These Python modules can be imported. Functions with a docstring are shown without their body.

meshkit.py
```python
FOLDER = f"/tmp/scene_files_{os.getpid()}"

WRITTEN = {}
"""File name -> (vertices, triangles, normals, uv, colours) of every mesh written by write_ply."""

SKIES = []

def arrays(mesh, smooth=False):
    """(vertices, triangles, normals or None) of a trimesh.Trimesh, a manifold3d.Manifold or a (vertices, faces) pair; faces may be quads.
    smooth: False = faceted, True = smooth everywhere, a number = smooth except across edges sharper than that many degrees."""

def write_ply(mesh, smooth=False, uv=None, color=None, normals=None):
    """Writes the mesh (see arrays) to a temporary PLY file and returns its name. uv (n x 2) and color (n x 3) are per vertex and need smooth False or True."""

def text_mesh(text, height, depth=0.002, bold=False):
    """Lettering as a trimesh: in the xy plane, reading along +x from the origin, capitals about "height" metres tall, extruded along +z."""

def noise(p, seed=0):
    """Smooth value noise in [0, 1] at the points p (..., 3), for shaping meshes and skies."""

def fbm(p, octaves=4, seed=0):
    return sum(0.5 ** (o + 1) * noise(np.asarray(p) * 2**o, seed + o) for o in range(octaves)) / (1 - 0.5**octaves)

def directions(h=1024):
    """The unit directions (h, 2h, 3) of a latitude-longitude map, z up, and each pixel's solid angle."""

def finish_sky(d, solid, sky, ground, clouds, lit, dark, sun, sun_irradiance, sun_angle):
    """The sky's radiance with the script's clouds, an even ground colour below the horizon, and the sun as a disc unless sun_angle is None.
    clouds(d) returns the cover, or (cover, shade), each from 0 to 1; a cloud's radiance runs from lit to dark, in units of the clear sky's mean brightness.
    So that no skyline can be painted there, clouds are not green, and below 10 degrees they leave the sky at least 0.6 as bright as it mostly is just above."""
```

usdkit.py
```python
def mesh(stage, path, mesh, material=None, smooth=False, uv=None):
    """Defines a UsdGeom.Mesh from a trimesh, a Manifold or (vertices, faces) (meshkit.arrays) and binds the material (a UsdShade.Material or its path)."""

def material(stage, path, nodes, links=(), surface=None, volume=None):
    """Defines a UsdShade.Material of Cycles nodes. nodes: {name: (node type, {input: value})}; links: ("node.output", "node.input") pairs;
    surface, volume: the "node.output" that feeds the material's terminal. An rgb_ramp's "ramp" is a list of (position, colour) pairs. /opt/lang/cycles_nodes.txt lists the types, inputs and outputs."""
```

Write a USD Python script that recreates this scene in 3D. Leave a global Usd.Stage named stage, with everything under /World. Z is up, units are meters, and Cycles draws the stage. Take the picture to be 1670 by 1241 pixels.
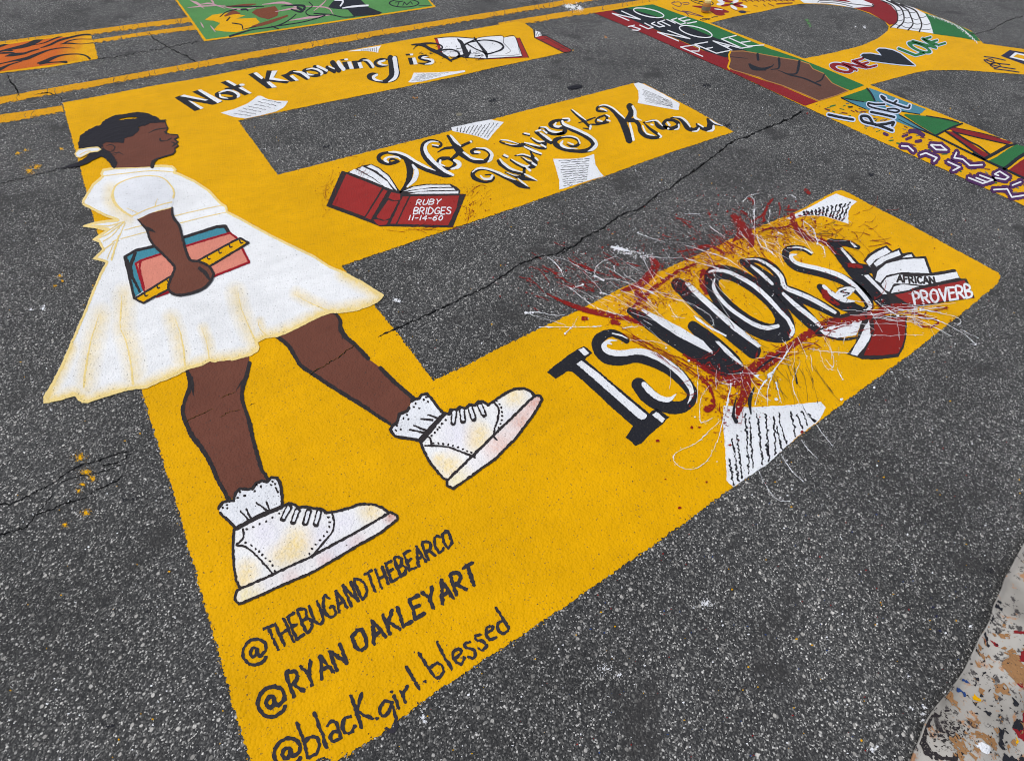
import math, random
import numpy as np, trimesh, usdkit, meshkit
from pxr import Usd, UsdGeom, UsdLux, UsdShade, Gf, Sdf, Vt
from shapely.geometry import Polygon, LineString, Point, MultiPolygon, box
from shapely.ops import unary_union
from scipy.spatial import Delaunay, cKDTree
import shapely

stage = Usd.Stage.CreateInMemory()
UsdGeom.SetStageUpAxis(stage, UsdGeom.Tokens.z)
UsdGeom.SetStageMetersPerUnit(stage, 1.0)
stage.DefinePrim('/World', 'Xform'); stage.DefinePrim('/World/Looks', 'Scope')
rng = random.Random(7)

# ---------------------------------------------------------------- camera, sky, sun, exposure
CAM_H, EXPOSURE = 1.7, 0.05
SUN_EL, SUN_AZ, SUN_I, SUN_ANGLE, SKY = math.radians(58), math.radians(-65), 0.52, 8.0, 0.092   # azimuth = atan2(x, y)
FOC, CX, CY = 851.22, 835.0, 620.5                    # lens measured on the photograph (pixels)
ROT = np.array([[0.83331224, -0.39960396, 0.38197827], [-0.55077415, -0.65930552, 0.51182426], [0.04731338, -0.63689317, -0.76949888]])
cam = UsdGeom.Camera.Define(stage, '/World/camera')
rx, dn, fw = ROT[:, 0], ROT[:, 1], ROT[:, 2]
m = np.eye(4); m[0, :3], m[1, :3], m[2, :3], m[3, :3] = rx, -dn, -fw, (0, 0, CAM_H)
cam.AddTransformOp().Set(Gf.Matrix4d(*m.ravel().tolist()))
cam.CreateHorizontalApertureAttr(36.0); cam.CreateVerticalApertureAttr(36.0 * 760 / 1024)
cam.CreateFocalLengthAttr(36.0 * FOC / 1670); cam.CreateClippingRangeAttr(Gf.Vec2f(0.02, 2000)); cam.CreateExposureAttr(EXPOSURE)
sky_m = usdkit.material(stage, '/World/Looks/sky', {
    'sky': ('sky_texture', {'sky_type': 'single_scattering', 'sun_disc': False, 'sun_elevation': SUN_EL, 'sun_rotation': SUN_AZ, 'aerosol_density': 2.0}),
    'co': ('texture_coordinate', {}), 'n': ('noise_texture', {'scale': 2.2, 'detail': 6.0}),
    'r': ('rgb_ramp', {'ramp': [(0.30, (0.3, 0.3, 0.3)), (0.6, (0.9, 0.9, 0.9))]}),
    'mx': ('mix_color', {'blend_type': 'mix', 'b': (6.9, 7.2, 7.9), 'use_clamp': False}),
    'bg': ('background_shader', {'strength': SKY})},
    [('co.generated', 'n.vector'), ('n.fac', 'r.fac'), ('r.color', 'mx.fac'), ('sky.color', 'mx.a'), ('mx.result', 'bg.color')], surface='bg.background')
dome = UsdLux.DomeLight.Define(stage, '/World/sky')
UsdShade.MaterialBindingAPI.Apply(dome.GetPrim()).Bind(sky_m)
dome.GetPrim().SetCustomDataByKey('kind', 'structure')
sun = UsdLux.DistantLight.Define(stage, '/World/sun')
sun.CreateIntensityAttr(SUN_I); sun.CreateAngleAttr(SUN_ANGLE); sun.CreateColorAttr(Gf.Vec3f(1.0, 0.965, 0.91)); sun.CreateNormalizeAttr(True)
sd = np.array([math.cos(SUN_EL) * math.sin(SUN_AZ), math.cos(SUN_EL) * math.cos(SUN_AZ), math.sin(SUN_EL)])
sx = np.cross([0, 0, 1.0], sd); sx /= np.linalg.norm(sx); sy = np.cross(sd, sx)
m = np.eye(4); m[0, :3], m[1, :3], m[2, :3] = sx, sy, sd
sun.AddTransformOp().Set(Gf.Matrix4d(*m.ravel().tolist()))

# ---------------------------------------------------------------- materials
def lin(r, g, b):
    return tuple((c / 12.92 if c <= 0.04045 else ((c + 0.055) / 1.055) ** 2.4) for c in (r / 255, g / 255, b / 255))
HEIGHT = {'g': ('geometry', {}), 'hv': ('voronoi_texture', {'scale': 120.0, 'feature': 'f1'}), 'hn': ('noise_texture', {'scale': 42.0, 'detail': 6.0, 'roughness': 0.62}),
          'hm': ('math', {'math_type': 'multiply', 'value2': -0.35}), 'ha': ('math', {'math_type': 'add'})}
HLINK = [('g.position', 'hv.vector'), ('g.position', 'hn.vector'), ('hv.distance', 'hm.value1'), ('hm.value', 'ha.value1'), ('hn.fac', 'ha.value2')]
def paint(name, rgb, rough=0.62, pit=0.30, vertex=False, wear=0.11, relief=1.0):
    """Road paint on asphalt: one colour, the relief of the stones under it, small pits where it missed, faint brush and dust tone."""
    c = lin(*rgb) if rgb else (0, 0, 0)
    n = dict(HEIGHT)
    n.update({'pn': ('noise_texture', {'scale': 150.0, 'detail': 2.0, 'roughness': 0.6}), 'pr': ('rgb_ramp', {'ramp': [(pit - 0.06, (1, 1, 1)), (pit + 0.015, (0, 0, 0))]}),
              'pw': ('noise_texture', {'scale': 2.6, 'detail': 5.0}), 'pk': ('noise_texture', {'scale': 14.0, 'detail': 4.0}),
              'mr': ('map_range', {'from_min': 0.25, 'from_max': 0.75, 'to_min': 1 - wear, 'to_max': 1 + wear * 0.6}),
              'mk': ('map_range', {'from_min': 0.25, 'from_max': 0.75, 'to_min': 1 - wear * 0.5, 'to_max': 1 + wear * 0.4}),
              'mm': ('math', {'math_type': 'multiply'}), 'rm': ('mapping', {'scale': (1.2, 14.0, 1.0), 'rotation': (0, 0, 0.12)}), 'rn': ('noise_texture', {'scale': 1.6, 'detail': 4.0}), 'rr': ('map_range', {'from_min': 0.3, 'from_max': 0.7, 'to_min': 0.97, 'to_max': 1.025}), 'm2': ('math', {'math_type': 'multiply'}), 'dn': ('noise_texture', {'scale': 30.0, 'detail': 5.0, 'roughness': 0.7}), 'dr': ('rgb_ramp', {'ramp': [(0.62, (0, 0, 0)), (0.80, (0.22, 0.22, 0.22))]}), 'dm': ('mix_color', {'b': (0.10, 0.08, 0.05)}),
              'v': ('vector_math', {'math_type': 'scale', 'vector1': c}),
              'mx': ('mix_color', {'b': (0.045, 0.042, 0.04)}),
              'b': ('bump', {'strength': 0.8 * relief, 'distance': 0.008}), 'p': ('principled_bsdf', {'roughness': rough, 'specular_ior_level': 0.06})})
    l = HLINK + [('g.position', 'pn.vector'), ('g.position', 'pw.vector'), ('g.position', 'pk.vector'), ('pn.fac', 'pr.fac'), ('pw.fac', 'mr.value'), ('pk.fac', 'mk.value'),
                 ('mr.result', 'mm.value1'), ('mk.result', 'mm.value2'), ('g.position', 'rm.vector'), ('rm.vector', 'rn.vector'), ('rn.fac', 'rr.value'), ('mm.value', 'm2.value1'), ('rr.result', 'm2.value2'), ('m2.value', 'v.scale'), ('g.position', 'dn.vector'), ('dn.fac', 'dr.fac'), ('dr.color', 'dm.fac'), ('v.vector', 'dm.a'), ('dm.result', 'mx.a'), ('pr.color', 'mx.fac'), ('mx.result', 'p.base_color'),
                 ('ha.value', 'b.height'), ('b.normal', 'p.normal')]
    if vertex:
        n['at'] = ('attribute', {'attribute': 'paint'}); l.append(('at.color', 'v.vector1'))
    return usdkit.material(stage, '/World/Looks/' + name, n, l, surface='p.BSDF')
MATS = dict(yellow=((221, 164, 0), .6), line=((214, 154, 12), .6), white=((224, 226, 231), .6), black=((38, 39, 45), .6), ink=((50, 46, 48), .6), skin=((108, 66, 54), .6),
            hair=((41, 40, 46), .6), cream=((232, 208, 140), .6), teal=((66, 134, 152), .6), coral=((210, 132, 114), .6), crimson=((148, 28, 40), .6), bookred=((150, 46, 44), .6),
            splash=((132, 32, 28), .5), green=((44, 108, 62), .6), night=((34, 38, 46), .6), darkred=((132, 32, 38), .6), brown=((98, 66, 56), .6), sea=((74, 130, 150), .6),
            purple=((76, 42, 88), .6), orange=((200, 104, 32), .6), leafgreen=((84, 138, 78), .6), pink=((190, 150, 160), .6), paleblue=((196, 208, 232), .6), rust=((120, 66, 44), .6),
            gold=((176, 124, 72), .6), navy=((42, 44, 74), .6), blue=((40, 66, 120), .6), tan=((150, 112, 76), .5), scuff=((120, 116, 104), .6), handle=((52, 50, 58), .6))
M = {k: paint('paint_' + k, v[0], v[1], pit=0.385 if k == 'line' else (0.375 if k in ('handle', 'ink', 'black') else 0.335)) for k, v in MATS.items()}
M['soft'] = paint('paint_soft', None, .6, vertex=True, pit=.325)
def asphalt(name, dark=1.0):
    n = {'g': ('geometry', {}),
         'wn': ('noise_texture', {'scale': 60.0, 'detail': 2.0}), 'ws': ('vector_math', {'math_type': 'scale', 'scale': 0.006}), 'wa': ('vector_math', {'math_type': 'add'}),
         'v1': ('voronoi_texture', {'scale': 112.0}), 'v2': ('voronoi_texture', {'scale': 265.0}),
         's1': ('separate_color', {}), 's2': ('separate_color', {}),
         'r1': ('rgb_ramp', {'ramp': [(0.0, (.021, .0213, .0222)), (0.46, (.040, .0403, .0415)), (0.66, (.078, .077, .075)), (0.84, (.125, .123, .119)), (0.94, (.27, .265, .255)), (1.0, (.66, .645, .62))]}),
         'r2': ('rgb_ramp', {'ramp': [(0.0, (.016, .0162, .017)), (0.55, (.036, .0363, .0372)), (0.80, (.08, .079, .077)), (0.92, (.20, .197, .19)), (1.0, (.56, .55, .53))]}),
         'e1': ('rgb_ramp', {'ramp': [(0.26, (1, 1, 1)), (0.44, (0, 0, 0))]}),
         'v3': ('voronoi_texture', {'scale': 52.0}), 's3': ('separate_color', {}), 'q3': ('math', {'math_type': 'greater_than', 'value2': 0.86}), 'e3': ('rgb_ramp', {'ramp': [(0.22, (1, 1, 1)), (0.32, (0, 0, 0))]}), 'k3': ('math', {'math_type': 'multiply'}), 'r3': ('rgb_ramp', {'ramp': [(0.0, (.12, .118, .112)), (0.5, (.26, .25, .235)), (1.0, (.50, .485, .46))]}), 'm3': ('mix_color', {}), 'mx': ('mix_color', {}), 'tn': ('noise_texture', {'scale': 1.3, 'detail': 6.0, 'roughness': 0.6}),
         'tr': ('map_range', {'from_min': 0.3, 'from_max': 0.7, 'to_min': 0.70 * dark, 'to_max': 1.38 * dark}),
         'sc': ('vector_math', {'math_type': 'scale'}),
         'on': ('noise_texture', {'scale': 3.1, 'detail': 7.0, 'roughness': 0.65}), 'orr': ('rgb_ramp', {'ramp': [(0.55, (0, 0, 0)), (0.66, (.8, .8, .8))]}),
         'mo': ('mix_color', {'b': (.028, .027, .027)}),
         'hn': ('noise_texture', {'scale': 45.0, 'detail': 4.0}), 'h1': ('math', {'math_type': 'multiply', 'value2': -0.9}), 'h2': ('math', {'math_type': 'add'}),
         'h3': ('math', {'math_type': 'multiply', 'value2': -0.35}), 'h4': ('math', {'math_type': 'add'}),
         'b': ('bump', {'strength': 0.7, 'distance': 0.006}), 'p': ('principled_bsdf', {'roughness': 0.78, 'specular_ior_level': 0.35})}
    l = [('g.position', 'wn.vector'), ('wn.color', 'ws.vector1'), ('g.position', 'wa.vector1'), ('ws.vector', 'wa.vector2'), ('wa.vector', 'v1.vector'), ('wa.vector', 'v2.vector'),
         ('v1.color', 's1.color'), ('v2.color', 's2.color'), ('s1.r', 'r1.fac'), ('s2.r', 'r2.fac'), ('v1.distance', 'e1.fac'), ('e1.color', 'mx.fac'), ('r2.color', 'mx.a'), ('r1.color', 'mx.b'),
         ('g.position', 'tn.vector'), ('tn.fac', 'tr.value'), ('wa.vector', 'v3.vector'), ('v3.color', 's3.color'), ('s3.r', 'q3.value1'), ('v3.distance', 'e3.fac'), ('q3.value', 'k3.value1'), ('e3.color', 'k3.value2'), ('k3.value', 'm3.fac'), ('s3.g', 'r3.fac'), ('r3.color', 'm3.b'), ('mx.result', 'm3.a'), ('m3.result', 'sc.vector1'), ('tr.result', 'sc.scale'), ('g.position', 'on.vector'), ('on.fac', 'orr.fac'), ('orr.color', 'mo.fac'),
         ('sc.vector', 'mo.a'), ('mo.result', 'p.base_color'), ('g.position', 'hn.vector'), ('v1.distance', 'h1.value1'), ('h1.value', 'h2.value1'), ('hn.fac', 'h2.value2'),
         ('v2.distance', 'h3.value1'), ('h3.value', 'h4.value1'), ('h2.value', 'h4.value2'), ('h4.value', 'b.height'), ('b.normal', 'p.normal')]
    return usdkit.material(stage, '/World/Looks/' + name, n, l, surface='p.BSDF')
M['asphalt'] = asphalt('asphalt'); M['crackfill'] = asphalt('crack_asphalt', 0.6)

# ---------------------------------------------------------------- helpers: from measured picture points to places on the road
def ground(pts, z=0.0):
    p = np.asarray(pts, float).reshape(-1, 2)
    d = np.stack([(p[:, 0] - CX) / FOC, (p[:, 1] - CY) / FOC, np.ones(len(p))], 1) @ ROT.T
    return d[:, :2] * ((z - CAM_H) / d[:, 2])[:, None]
def pixel(x, y, z=0.0):
    c = np.array([x, y, z - CAM_H]) @ ROT
    return (c[0] / c[2] * FOC + CX, c[1] / c[2] * FOC + CY)
class T:                                              # a measuring frame: origin and scale of an enlarged detail
    def __init__(s, x0, y0, k): s.o, s.k = np.array([x0, y0], float), k
    def __call__(s, pts): return np.asarray(pts, float).reshape(-1, 2) / s.k + s.o
PX = T(0, 0, 1)
def spline(p, closed=False, n=6):
    p = np.asarray(p, float)
    if len(p) < 3: return p
    q = np.vstack([p[-1:], p, p[:2]]) if closed else np.vstack([2 * p[:1] - p[1:2], p, 2 * p[-1:] - p[-2:-1]])
    out = []
    for i in range(1, len(q) - 2):
        a, b, c, d = q[i - 1], q[i], q[i + 1], q[i + 2]
        for t in np.arange(n) / n:
            out.append(0.5 * (2 * b + (c - a) * t + (2 * a - 5 * b + 4 * c - d) * t * t + (3 * b - a - 3 * c + d) * t ** 3))
    if not closed: out.append(p[-1])
    return np.array(out)
def poly(t, pts, sm=False):
    p = t(pts)
    if sm: p = spline(p, True)
    g = Polygon(p)
    return g if g.is_valid else g.buffer(0)
def stroke(t, pts, w, sm=True):
    """A brush stroke; w is one width or one per point, in the frame's units."""
    p = t(pts); ws = np.broadcast_to(np.asarray(w, float) / t.k, len(p)).copy()
    if sm and len(p) > 2:
        q = spline(np.column_stack([p, ws])); p, ws = q[:, :2], np.maximum(q[:, 2], 0.15)
    if np.ptp(ws) < 1e-6: return LineString(p).buffer(ws[0] / 2, quad_segs=5)
    d = [Point(a).buffer(b / 2, quad_segs=4) for a, b in zip(p, ws)]
    return unary_union([unary_union([d[i], d[i + 1]]).convex_hull for i in range(len(d) - 1)])
def ellipse(t, c, a, b, rot=0.0, n=40):
    th = np.linspace(0, 2 * np.pi, n, endpoint=False); r = math.radians(rot)
    x, y = a * np.cos(th), b * np.sin(th)
    return Polygon(t(np.column_stack([c[0] + x * math.cos(r) - y * math.sin(r), c[1] + x * math.sin(r) + y * math.cos(r)])))
def U(*g): return unary_union([x for x in g])
def ring_xy(co, z, amp):
    g = ground(np.asarray(co)[:-1], z)
    d = np.linalg.norm(np.roll(g, -1, 0) - g, axis=1)
    out = []
    for i in range(len(g)):
        dist = math.hypot(*g[i]); step = 0.0034 * max(1.0, dist / 1.8)
        k = min(400, max(1, int(d[i] / step)))
        out.append(g[i] + (np.roll(g, -1, 0)[i] - g[i]) * (np.arange(k) / k)[:, None])
    p = np.vstack(out)
    if amp > 0:
        q = np.column_stack([p, np.zeros(len(p))])
        o = np.stack([meshkit.noise(q * 210, 3) - .5, meshkit.noise(q * 210, 4) - .5], 1) * 1.5 + np.stack([meshkit.noise(q * 90, 7) - .5, meshkit.noise(q * 90, 8) - .5], 1) * 1.0 + np.stack([meshkit.noise(q * 30, 5) - .5, meshkit.noise(q * 30, 6) - .5], 1) * .6
        p = p + o * amp
    return p
def to_ground(g, z, amp):
    res = []
    for a in getattr(g, 'geoms', [g]):
        if a.geom_type != 'Polygon' or a.area < 0.05: continue
        b = Polygon(ring_xy(a.exterior.coords, z, amp), [ring_xy(h.coords, z, amp) for h in a.interiors if len(h.coords) > 3])
        b = b if b.is_valid else b.buffer(0)
        res += [x for x in getattr(b, 'geoms', [b]) if x.geom_type == 'Polygon' and x.area > 1e-7]
    u = unary_union(res) if len(res) > 1 else (res[0] if res else MultiPolygon([]))
    return MultiPolygon([x for x in getattr(u, 'geoms', [u]) if x.geom_type == 'Polygon'])
def tri(mp):
    V, F, n = [], [], 0
    for a in mp.geoms:
        v, f = trimesh.creation.triangulate_polygon(a, engine='earcut')
        if len(f) == 0: continue
        e = np.cross(np.c_[v[f[:, 1]] - v[f[:, 0]], np.zeros(len(f))], np.c_[v[f[:, 2]] - v[f[:, 0]], np.zeros(len(f))])[:, 2]
        f = np.where((e < 0)[:, None], f[:, ::-1], f)
        V.append(v); F.append(f + n); n += len(v)
    return (np.vstack(V), np.vstack(F)) if V else (np.zeros((0, 2)), np.zeros((0, 3), int))
USED = {}
def numbered(parent, name):
    k = parent + '/' + name; i = USED.get(k, -1) + 1; USED[k] = i
    return k if i == 0 else f'{k}_{i:03d}'
def dress_prim(p, **kw):
    for k, v in kw.items():
        if v: p.SetCustomDataByKey(k, v)
GROUPS = {'road_line': 'yellow road lines', 'painted_page': 'loose white pages painted on the yellow letter', 'painted_book': 'books painted on the yellow letter', 'painted_letter': 'giant letters painted across the road', 'painted_lettering': 'hand-painted words on the giant letters', 'paint_blot': 'paint blots on the asphalt', 'painted_drawing': 'small drawings on the giant letters'}
LAYER = 0.0005
CRACKS = None
class Thing:
    """One thing on the road: an Xform at its middle; its parts are meshes below it."""
    def __init__(s, name, label, category, at, group=None, kind=None):
        s.o = np.array([*ground([at])[0], 0.0])
        s.path = numbered('/World', name)
        x = UsdGeom.Xform.Define(stage, s.path); x.AddTranslateOp().Set(Gf.Vec3d(*s.o.tolist()))
        dress_prim(x.GetPrim(), label=label, category=category, group=group or GROUPS.get(name), kind=kind)
    def mesh(s, name, v, f, mat, parent=None, label=None, smooth=False, kind=None):
        path = numbered(parent or s.path, name)
        u = usdkit.mesh(stage, path, (np.asarray(v) - s.o, np.asarray(f)), M[mat] if isinstance(mat, str) else mat, smooth=smooth)
        dress_prim(u.GetPrim(), label=label, kind=kind)
        return path
    def add(s, name, g, mat, layer, parent=None, label=None, amp=0.0022, kind=None):
        z = 0.0015 + LAYER * layer
        mp = to_ground(g, z, amp)
        if CRACKS is not None and mp.intersects(CRACKS):
            d = mp.difference(CRACKS); mp = MultiPolygon([x for x in getattr(d, 'geoms', [d]) if x.geom_type == 'Polygon'])
        v, f = tri(mp)
        if len(f) == 0: return None
        return s.mesh(name, np.c_[v, np.full(len(v), z)], f, mat, parent, label, kind=kind)
    def soft(s, name, g, colour, layer, parent=None, step=2.2, amp=0.0022, label=None):
        """A fill whose paint is blended by hand: colour(pixels) gives the paint at every vertex."""
        z = 0.0015 + LAYER * layer
        mp = to_ground(g, z, amp)
        if CRACKS is not None and mp.intersects(CRACKS):
            d = mp.difference(CRACKS); mp = MultiPolygon([x for x in getattr(d, 'geoms', [d]) if x.geom_type == 'Polygon'])
        V, F, n = [], [], 0
        x0, y0, x1, y1 = g.bounds
        gx, gy = np.meshgrid(np.arange(x0, x1, step), np.arange(y0, y1, step))
        pts = ground(np.column_stack([gx.ravel(), gy.ravel()]), z)
        for a in mp.geoms:
            inner = a.buffer(-0.004)
            ins = pts[shapely.contains_xy(inner, pts[:, 0], pts[:, 1])] if not inner.is_empty else pts[:0]
            rim = np.vstack([np.asarray(r.coords)[:-1] for r in (a.exterior, *a.interiors)])
            v = np.vstack([rim, ins]); f = Delaunay(v).simplices
            c = v[f].mean(1); f = f[shapely.contains_xy(a, c[:, 0], c[:, 1])]
            e = np.cross(np.c_[v[f[:, 1]] - v[f[:, 0]], np.zeros(len(f))], np.c_[v[f[:, 2]] - v[f[:, 0]], np.zeros(len(f))])[:, 2]
            f = np.where((e < 0)[:, None], f[:, ::-1], f)
            V.append(v); F.append(f + n); n += len(v)
        v, f = np.vstack(V), np.vstack(F)
        path = s.mesh(name, np.c_[v, np.full(len(v), z)], f, 'soft', parent, label)
        c = np.column_stack([v, np.full(len(v), z - CAM_H)]) @ ROT
        px = np.column_stack([c[:, 0] / c[:, 2] * FOC + CX, c[:, 1] / c[:, 2] * FOC + CY])
        UsdGeom.PrimvarsAPI(stage.GetPrimAtPath(path)).CreatePrimvar('paint', Sdf.ValueTypeNames.Color3fArray, 'vertex').Set(Vt.Vec3fArray.FromNumpy(colour(px).astype(np.float32)))
        return path
FONT = {}
def _font():
    def s(*ls): return [[tuple(float(c) / 10 for c in p.split(',')) for p in l.split()] for l in ls]
    D = {'A': (7, '0,0 3.5,10 7,0', '1.3,3.6 5.7,3.6'), 'B': (6, '0,0 0,10 4,9.6 5.2,7.8 4,5.8 0,5.2', '0,5.2 4.6,4.6 6,2.6 4.6,.4 0,0'), 'C': (6, '6,8.6 4,10 1.6,9 0,5 1.4,1 4,0 6,1.4'),
         'D': (6.4, '0,0 0,10 3.6,9.2 6.2,6 6,3 3.6,.4 0,0'), 'E': (5.4, '5.4,10 0,10 0,0 5.4,0', '0,5.2 4.4,5.2'), 'F': (5, '0,0 0,10 5,10', '0,5.2 4,5.2'),
         'G': (6.6, '6,8.6 4,10 1.6,9 0,5 1.4,1 4,0 6.2,1 6.4,4.4 4,4.4'), 'H': (6.2, '0,0 0,10', '6.2,0 6.2,10', '0,5 6.2,5'), 'I': (1.6, '.8,0 .8,10'), 'J': (5, '5,10 5,2.4 3.4,0 1,.6 0,2.6'),
         'K': (6, '0,0 0,10', '5.6,10 0,4.2', '1.4,5.4 6,0'), 'L': (5.2, '0,10 0,0 5.2,0'), 'N': (6.4, '0,0 0,10 6.4,0 6.4,10'), 'O': (7, '3.5,10 1,8.6 0,5 1,1.4 3.5,0 6,1.4 7,5 6,8.6 3.5,10'),
         'P': (5.6, '0,0 0,10 4,9.6 5.6,7.4 4,5 0,4.6'), 'R': (6, '0,0 0,10 4,9.6 5.4,7.4 4,5 0,4.6', '2,4.8 6,0'), 'S': (5.6, '5.4,8.6 3.6,10 1,9.2 .4,7 2.4,5.4 4.6,4.4 5.6,2.4 4,.4 1.4,.2 0,1.6'),
         'T': (6, '0,10 6,10', '3,10 3,0'), 'U': (6.2, '0,10 0,3 1.2,.6 3.2,0 5.2,.8 6.2,3 6.2,10'), 'V': (6.4, '0,10 3.2,0 6.4,10'), 'Y': (6.4, '0,10 3.2,5 6.4,10', '3.2,5 3.2,0'),
         '0': (5, '2.5,10 .6,8.4 0,5 .6,1.6 2.5,0 4.4,1.6 5,5 4.4,8.4 2.5,10'), '1': (1.6, '.8,0 .8,10'), '4': (5.2, '4,0 4,10 0,3.4 5.2,3.4'), '6': (5, '4.4,9.6 1.6,8 0,4 .6,1 2.6,0 4.6,1 5,3.2 3.6,5.2 1,5 0,3.4'),
         '-': (3.4, '0,4.6 3.4,4.6'), '9': (5, '5,6.5 3,4.8 .6,6 .4,8.6 2.6,10 4.8,8.6 5,6 4,0'),
         '@': (10, '7.2,3 7.6,7 5,7.8 3.4,6 3.2,3.6 4.8,2.8 6.6,4 7.4,7', '7.2,3.2 9,3 10,5.4 9.4,9.4 6,11.4 2,10 0,5.6 1,1 4.6,-1 8.4,0 9.4,1')}
    for k, (w, *ls) in D.items(): FONT[k] = (w / 10, s(*ls))
_font()
def text(th, t, txt, p0, p1, h0, h1, w, mat, layer, gap=0.22, space=0.4, under=None, amp=0.002, jitter=0.03, curve=True):
    """Hand lettering along a baseline from p0 to p1 (frame units) with the letter height vectors h0 and h1 at its ends."""
    adv = sum((space if c == ' ' else FONT[c][0] + gap) for c in txt) - gap
    q = ground(t([p0, p1, np.add(p0, h0), np.add(p1, h1)]))
    H0, H1 = q[2] - q[0], q[3] - q[1]
    X = (q[1] - q[0]) / adv; r = random.Random(txt); u = 0.0
    for c in txt:
        if c == ' ': u += space; continue
        wd, ls = FONT[c]; gs = []
        for l in ls:
            P = []
            for a, b in l:
                k = (u + a) / adv
                P.append(q[0] + X * (u + a + r.uniform(-jitter, jitter)) + (H0 * (1 - k) + H1 * k) * (b + r.uniform(-jitter, jitter)))
            pp = np.array([pixel(*x) for x in P])
            gs.append((pp, len(l) > 4 and curve))
        k = th.add('letter', U(*[stroke(PX, a, w / t.k, sm) for a, sm in gs]), mat, layer, amp=amp)
        if under: th.add('outline', U(*[stroke(PX, a, under[1] / t.k, sm) for a, sm in gs]), under[0], layer - 0.5, parent=k, amp=amp)
        u += wd + gap
def speck(x, y, r, rr=rng):
    n = rr.randint(5, 8); a0 = rr.uniform(0, 6.28); e = rr.uniform(.45, 1)
    return Polygon([(x + r * rr.uniform(.6, 1.2) * math.cos(a0 + k * 6.283 / n), y + r * e * rr.uniform(.6, 1.2) * math.sin(a0 + k * 6.283 / n)) for k in range(n)])
def flung(x, y, ang, L, w, rr=rng, bend=.5):
    """A flung thread of wet paint: a thin bent line with beads."""
    n = 7; pts = []; a = ang; k = rr.uniform(-bend, bend) / n
    for i in range(n + 1):
        pts.append((x, y)); x += math.cos(a) * L / n; y += math.sin(a) * L / n; a += k + rr.uniform(-.1, .1)
    ws = [w * rr.uniform(.5, 1.0) for _ in pts]; ws[rr.randrange(len(ws))] *= rr.uniform(1.2, 2.6)
    return stroke(PX, pts, ws)

# ---------------------------------------------------------------- the road, with its cracks cut into it
Lc, A0, A2, A3, T8, G5 = T(0, 640, 5.172), T(0, 0, 3.976), T(840, 0, 3.976), T(1250, 0, 3.976), T(820, 300, 4.1375), T(280, 480, 5.172)
def crackline(pts, w, seed):
    r = random.Random(seed); p = []
    for a, b in zip(pts[:-1], pts[1:]):
        n = max(1, int(math.hypot(b[0] - a[0], b[1] - a[1]) / 3.2))
        for i in range(n):
            t = i / n; p.append((a[0] + (b[0] - a[0]) * t + r.uniform(-1.5, 1.5), a[1] + (b[1] - a[1]) * t + r.uniform(-1.3, 1.3)))
    p.append(tuple(pts[-1])); ws = [w * r.uniform(.35, 1.9) for _ in p]; ws[0] = ws[-1] = w * .2
    return stroke(PX, p, ws, sm=False)
main = np.vstack([A3([(250, 710), (150, 770), (40, 815)]), A2([(1590, 845), (1500, 890), (1400, 920), (1340, 970), (1270, 1030), (1195, 1085), (1120, 1140), (1030, 1195)]),
                  T8([(1130, 35), (1060, 60), (1000, 110), (920, 175), (850, 190), (780, 220), (720, 260), (680, 300), (600, 335), (540, 370), (480, 420), (420, 440), (370, 470), (300, 490), (240, 490), (150, 530), (80, 560), (20, 610)]),
                  [(790, 470), (755, 486), (715, 505), (670, 526), (636, 540), (617, 550)]])
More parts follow.
